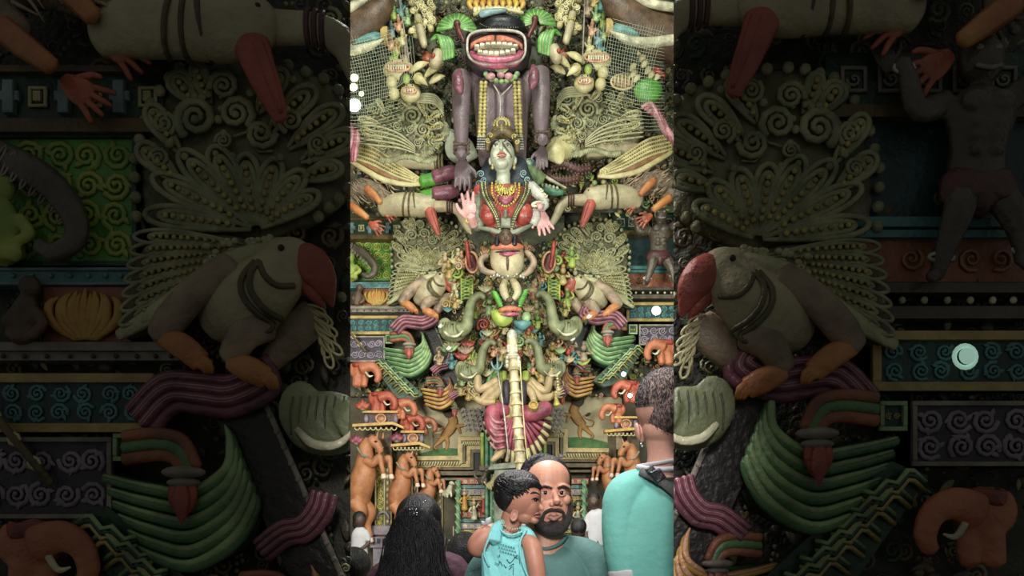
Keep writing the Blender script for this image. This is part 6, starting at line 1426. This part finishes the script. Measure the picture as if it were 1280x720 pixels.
# lamps
def lamp(F, x, y, r, lab, mt='lamp_glow', power=0, col=(.85, 1, .95)):
    t = T(F, 'flood_lamp', lab, 'lamp', x, y+r)
    m = M(); m.ring((x, y), r*1.25, r*1.25, r*.3, n=18); m.blob((x, y, -r*.7), (r*1.2, r*1.2, r*.6)); t.part('housing', m, 'dark')
    m = M(); m.blob((x, y, 0), (r, r, r*.35)); t.part('bulb', m, mt); t.done()
    if power:
        l = bpy.data.lights.new('lamp_light', 'POINT'); l.energy = power; l.color = col; l.shadow_soft_size = .06
        o = bpy.data.objects.new('lamp_light', l); C.objects.link(o); o.location = F(x, y, r*1.4)
lamp(Fr(100), 822, 386, 5, 'bright white flood lamp on the right turquoise panel', power=10)
lamp(Fr(100), 781, 466, 2.6, 'bright white lamp between right brackets above the teal man', power=5)
lamp(Fr(80), 789, 493, 2.6, 'white lamp touching the teal man head', power=4)
pal('white_petal', 232, 236, 226, .3, bump=0)
for x, y, L, lab in ((551, 405, 98, 'white lily petals at the end of the large left plum scroll'), (561, 433, 94, 'white lily petals beside the left dark beam'), (738, 393, 98, 'white lily petals at the end of the large right plum scroll'), (717, 421, 94, 'white lily petals beside the right dark beam')):
    t = T(Fr(L), 'lily_bloom', lab, 'flower', x, y+6); m = M()
    for k in range(3): m.leaf((x-2, y+3), (x+(k-1)*3, y-3+abs(k-1)*2), 1.8, k)
    t.part('petal', m, 'white_petal'); m = M(); m.tube([(x-3, y+4, 0), (x-5, y+9, -3)], 1.6); t.part('stem', m, 'deep_green'); t.done()
for i, (x, y, r) in enumerate(((441, 92, 5), (440, 104, 5), (450, 112, 3), (441, 127, 8))):
    lamp(Fr(150), x, y, r, ('topmost', 'second', 'third', 'large lowest')[i] + ' glowing yellow lamp behind the left bird net', 'lamp_warm' if i < 3 else 'lamp_glow', power=3 if i == 3 else 0, col=(1, 1, .7))
F = Fr(EN and 110, EN, True, clip=1)
m = M(); m.blob((454, 386, 2), (3.4, 3.4, 1.6)); m.ring((454, 386), 4.4, 4.4, 1, n=16)
pal('lamp_dim', 190, 235, 215, emit=.38)
solo(F, 'flood_lamp', 'dim glowing lamp copy on the turquoise panel of the added dark right wall', 'lamp', m, 'lamp_dim')  # added glowing copy of the right flood lamp

# ---- light
def area(name, loc, tgt, size, power, col=(1, 1, 1), sy=None):
    l = bpy.data.lights.new(name, 'AREA'); l.energy = power; l.size = size; l.color = col
    if sy: l.shape = 'RECTANGLE'; l.size_y = sy
    o = bpy.data.objects.new(name, l); C.objects.link(o); o.location = loc
    o.rotation_euler = (Vector(tgt)-Vector(loc)).to_track_quat('-Z', 'Y').to_euler(); return o
area('hall_light_left', (-2.6, 3.2, 3.0), (.4, 10, 5.6), 1.2, 385, (1, .98, .88))
area('hall_light_right', (2.6, 3.2, 3.4), (-.4, 10, 5.4), 1.2, 225, (.96, 1, .92))
area('hall_light_top', (0, 4.6, 9.5), (0, 10.5, 4), 1.6, 310, (.95, 1, .88))
area('mural_fill_light', (0, 6.2, 3.9), (0, 10.4, 2.2), 1.2, 50, (1, .96, .84))  # unseen fill added to brighten the lion murals
def spot(name, loc, tgt, power, ang, col=(1, 1, 1), r=.12):
    l = bpy.data.lights.new(name, 'SPOT'); l.energy = power; l.spot_size = math.radians(ang); l.spot_blend = .5; l.shadow_soft_size = r; l.color = col
    o = bpy.data.objects.new(name, l); C.objects.link(o); o.location = loc
    o.rotation_euler = (Vector(tgt)-Vector(loc)).to_track_quat('-Z', 'Y').to_euler(); return o
spot('people_light', (0, .1, 2.15), (.05, 2.0, 1.5), 150, 32, (1, .97, .95), .2)
spot('people_top_light', (0, 2.5, 3.5), (0, 2.15, 1.4), 260, 44, (1, .98, .95), .25)
spot('teal_man_fill', (.08, 1.5, 2.5), (.44, 1.82, 1.6), 32, 64, (1, .97, .95), .12)  # unseen fill added to brighten the teal man from above
wd = bpy.data.worlds.new('World'); bpy.context.scene.world = wd; wd.use_nodes = True
bg = wd.node_tree.nodes['Background']; bg.inputs['Color'].default_value = (.9, .92, .85, 1); bg.inputs['Strength'].default_value = .105

# ---- camera and view
cam = bpy.data.cameras.new('Camera'); co = bpy.data.objects.new('Camera', cam); C.objects.link(co)
co.location = (0, 0, CAMZ); co.rotation_euler = (PI/2, 0, 0)
cam.sensor_fit = 'HORIZONTAL'; cam.sensor_width = 36; cam.lens = FPX/1280*36; cam.shift_y = (HY-360)/1280; cam.clip_start = .02; cam.clip_end = 100
sc = bpy.context.scene; sc.camera = co
sc.view_settings.view_transform = 'Standard'; sc.view_settings.look = 'None'; sc.view_settings.gamma = 1; sc.view_settings.use_curve_mapping = False; sc.view_settings.exposure = 0.0
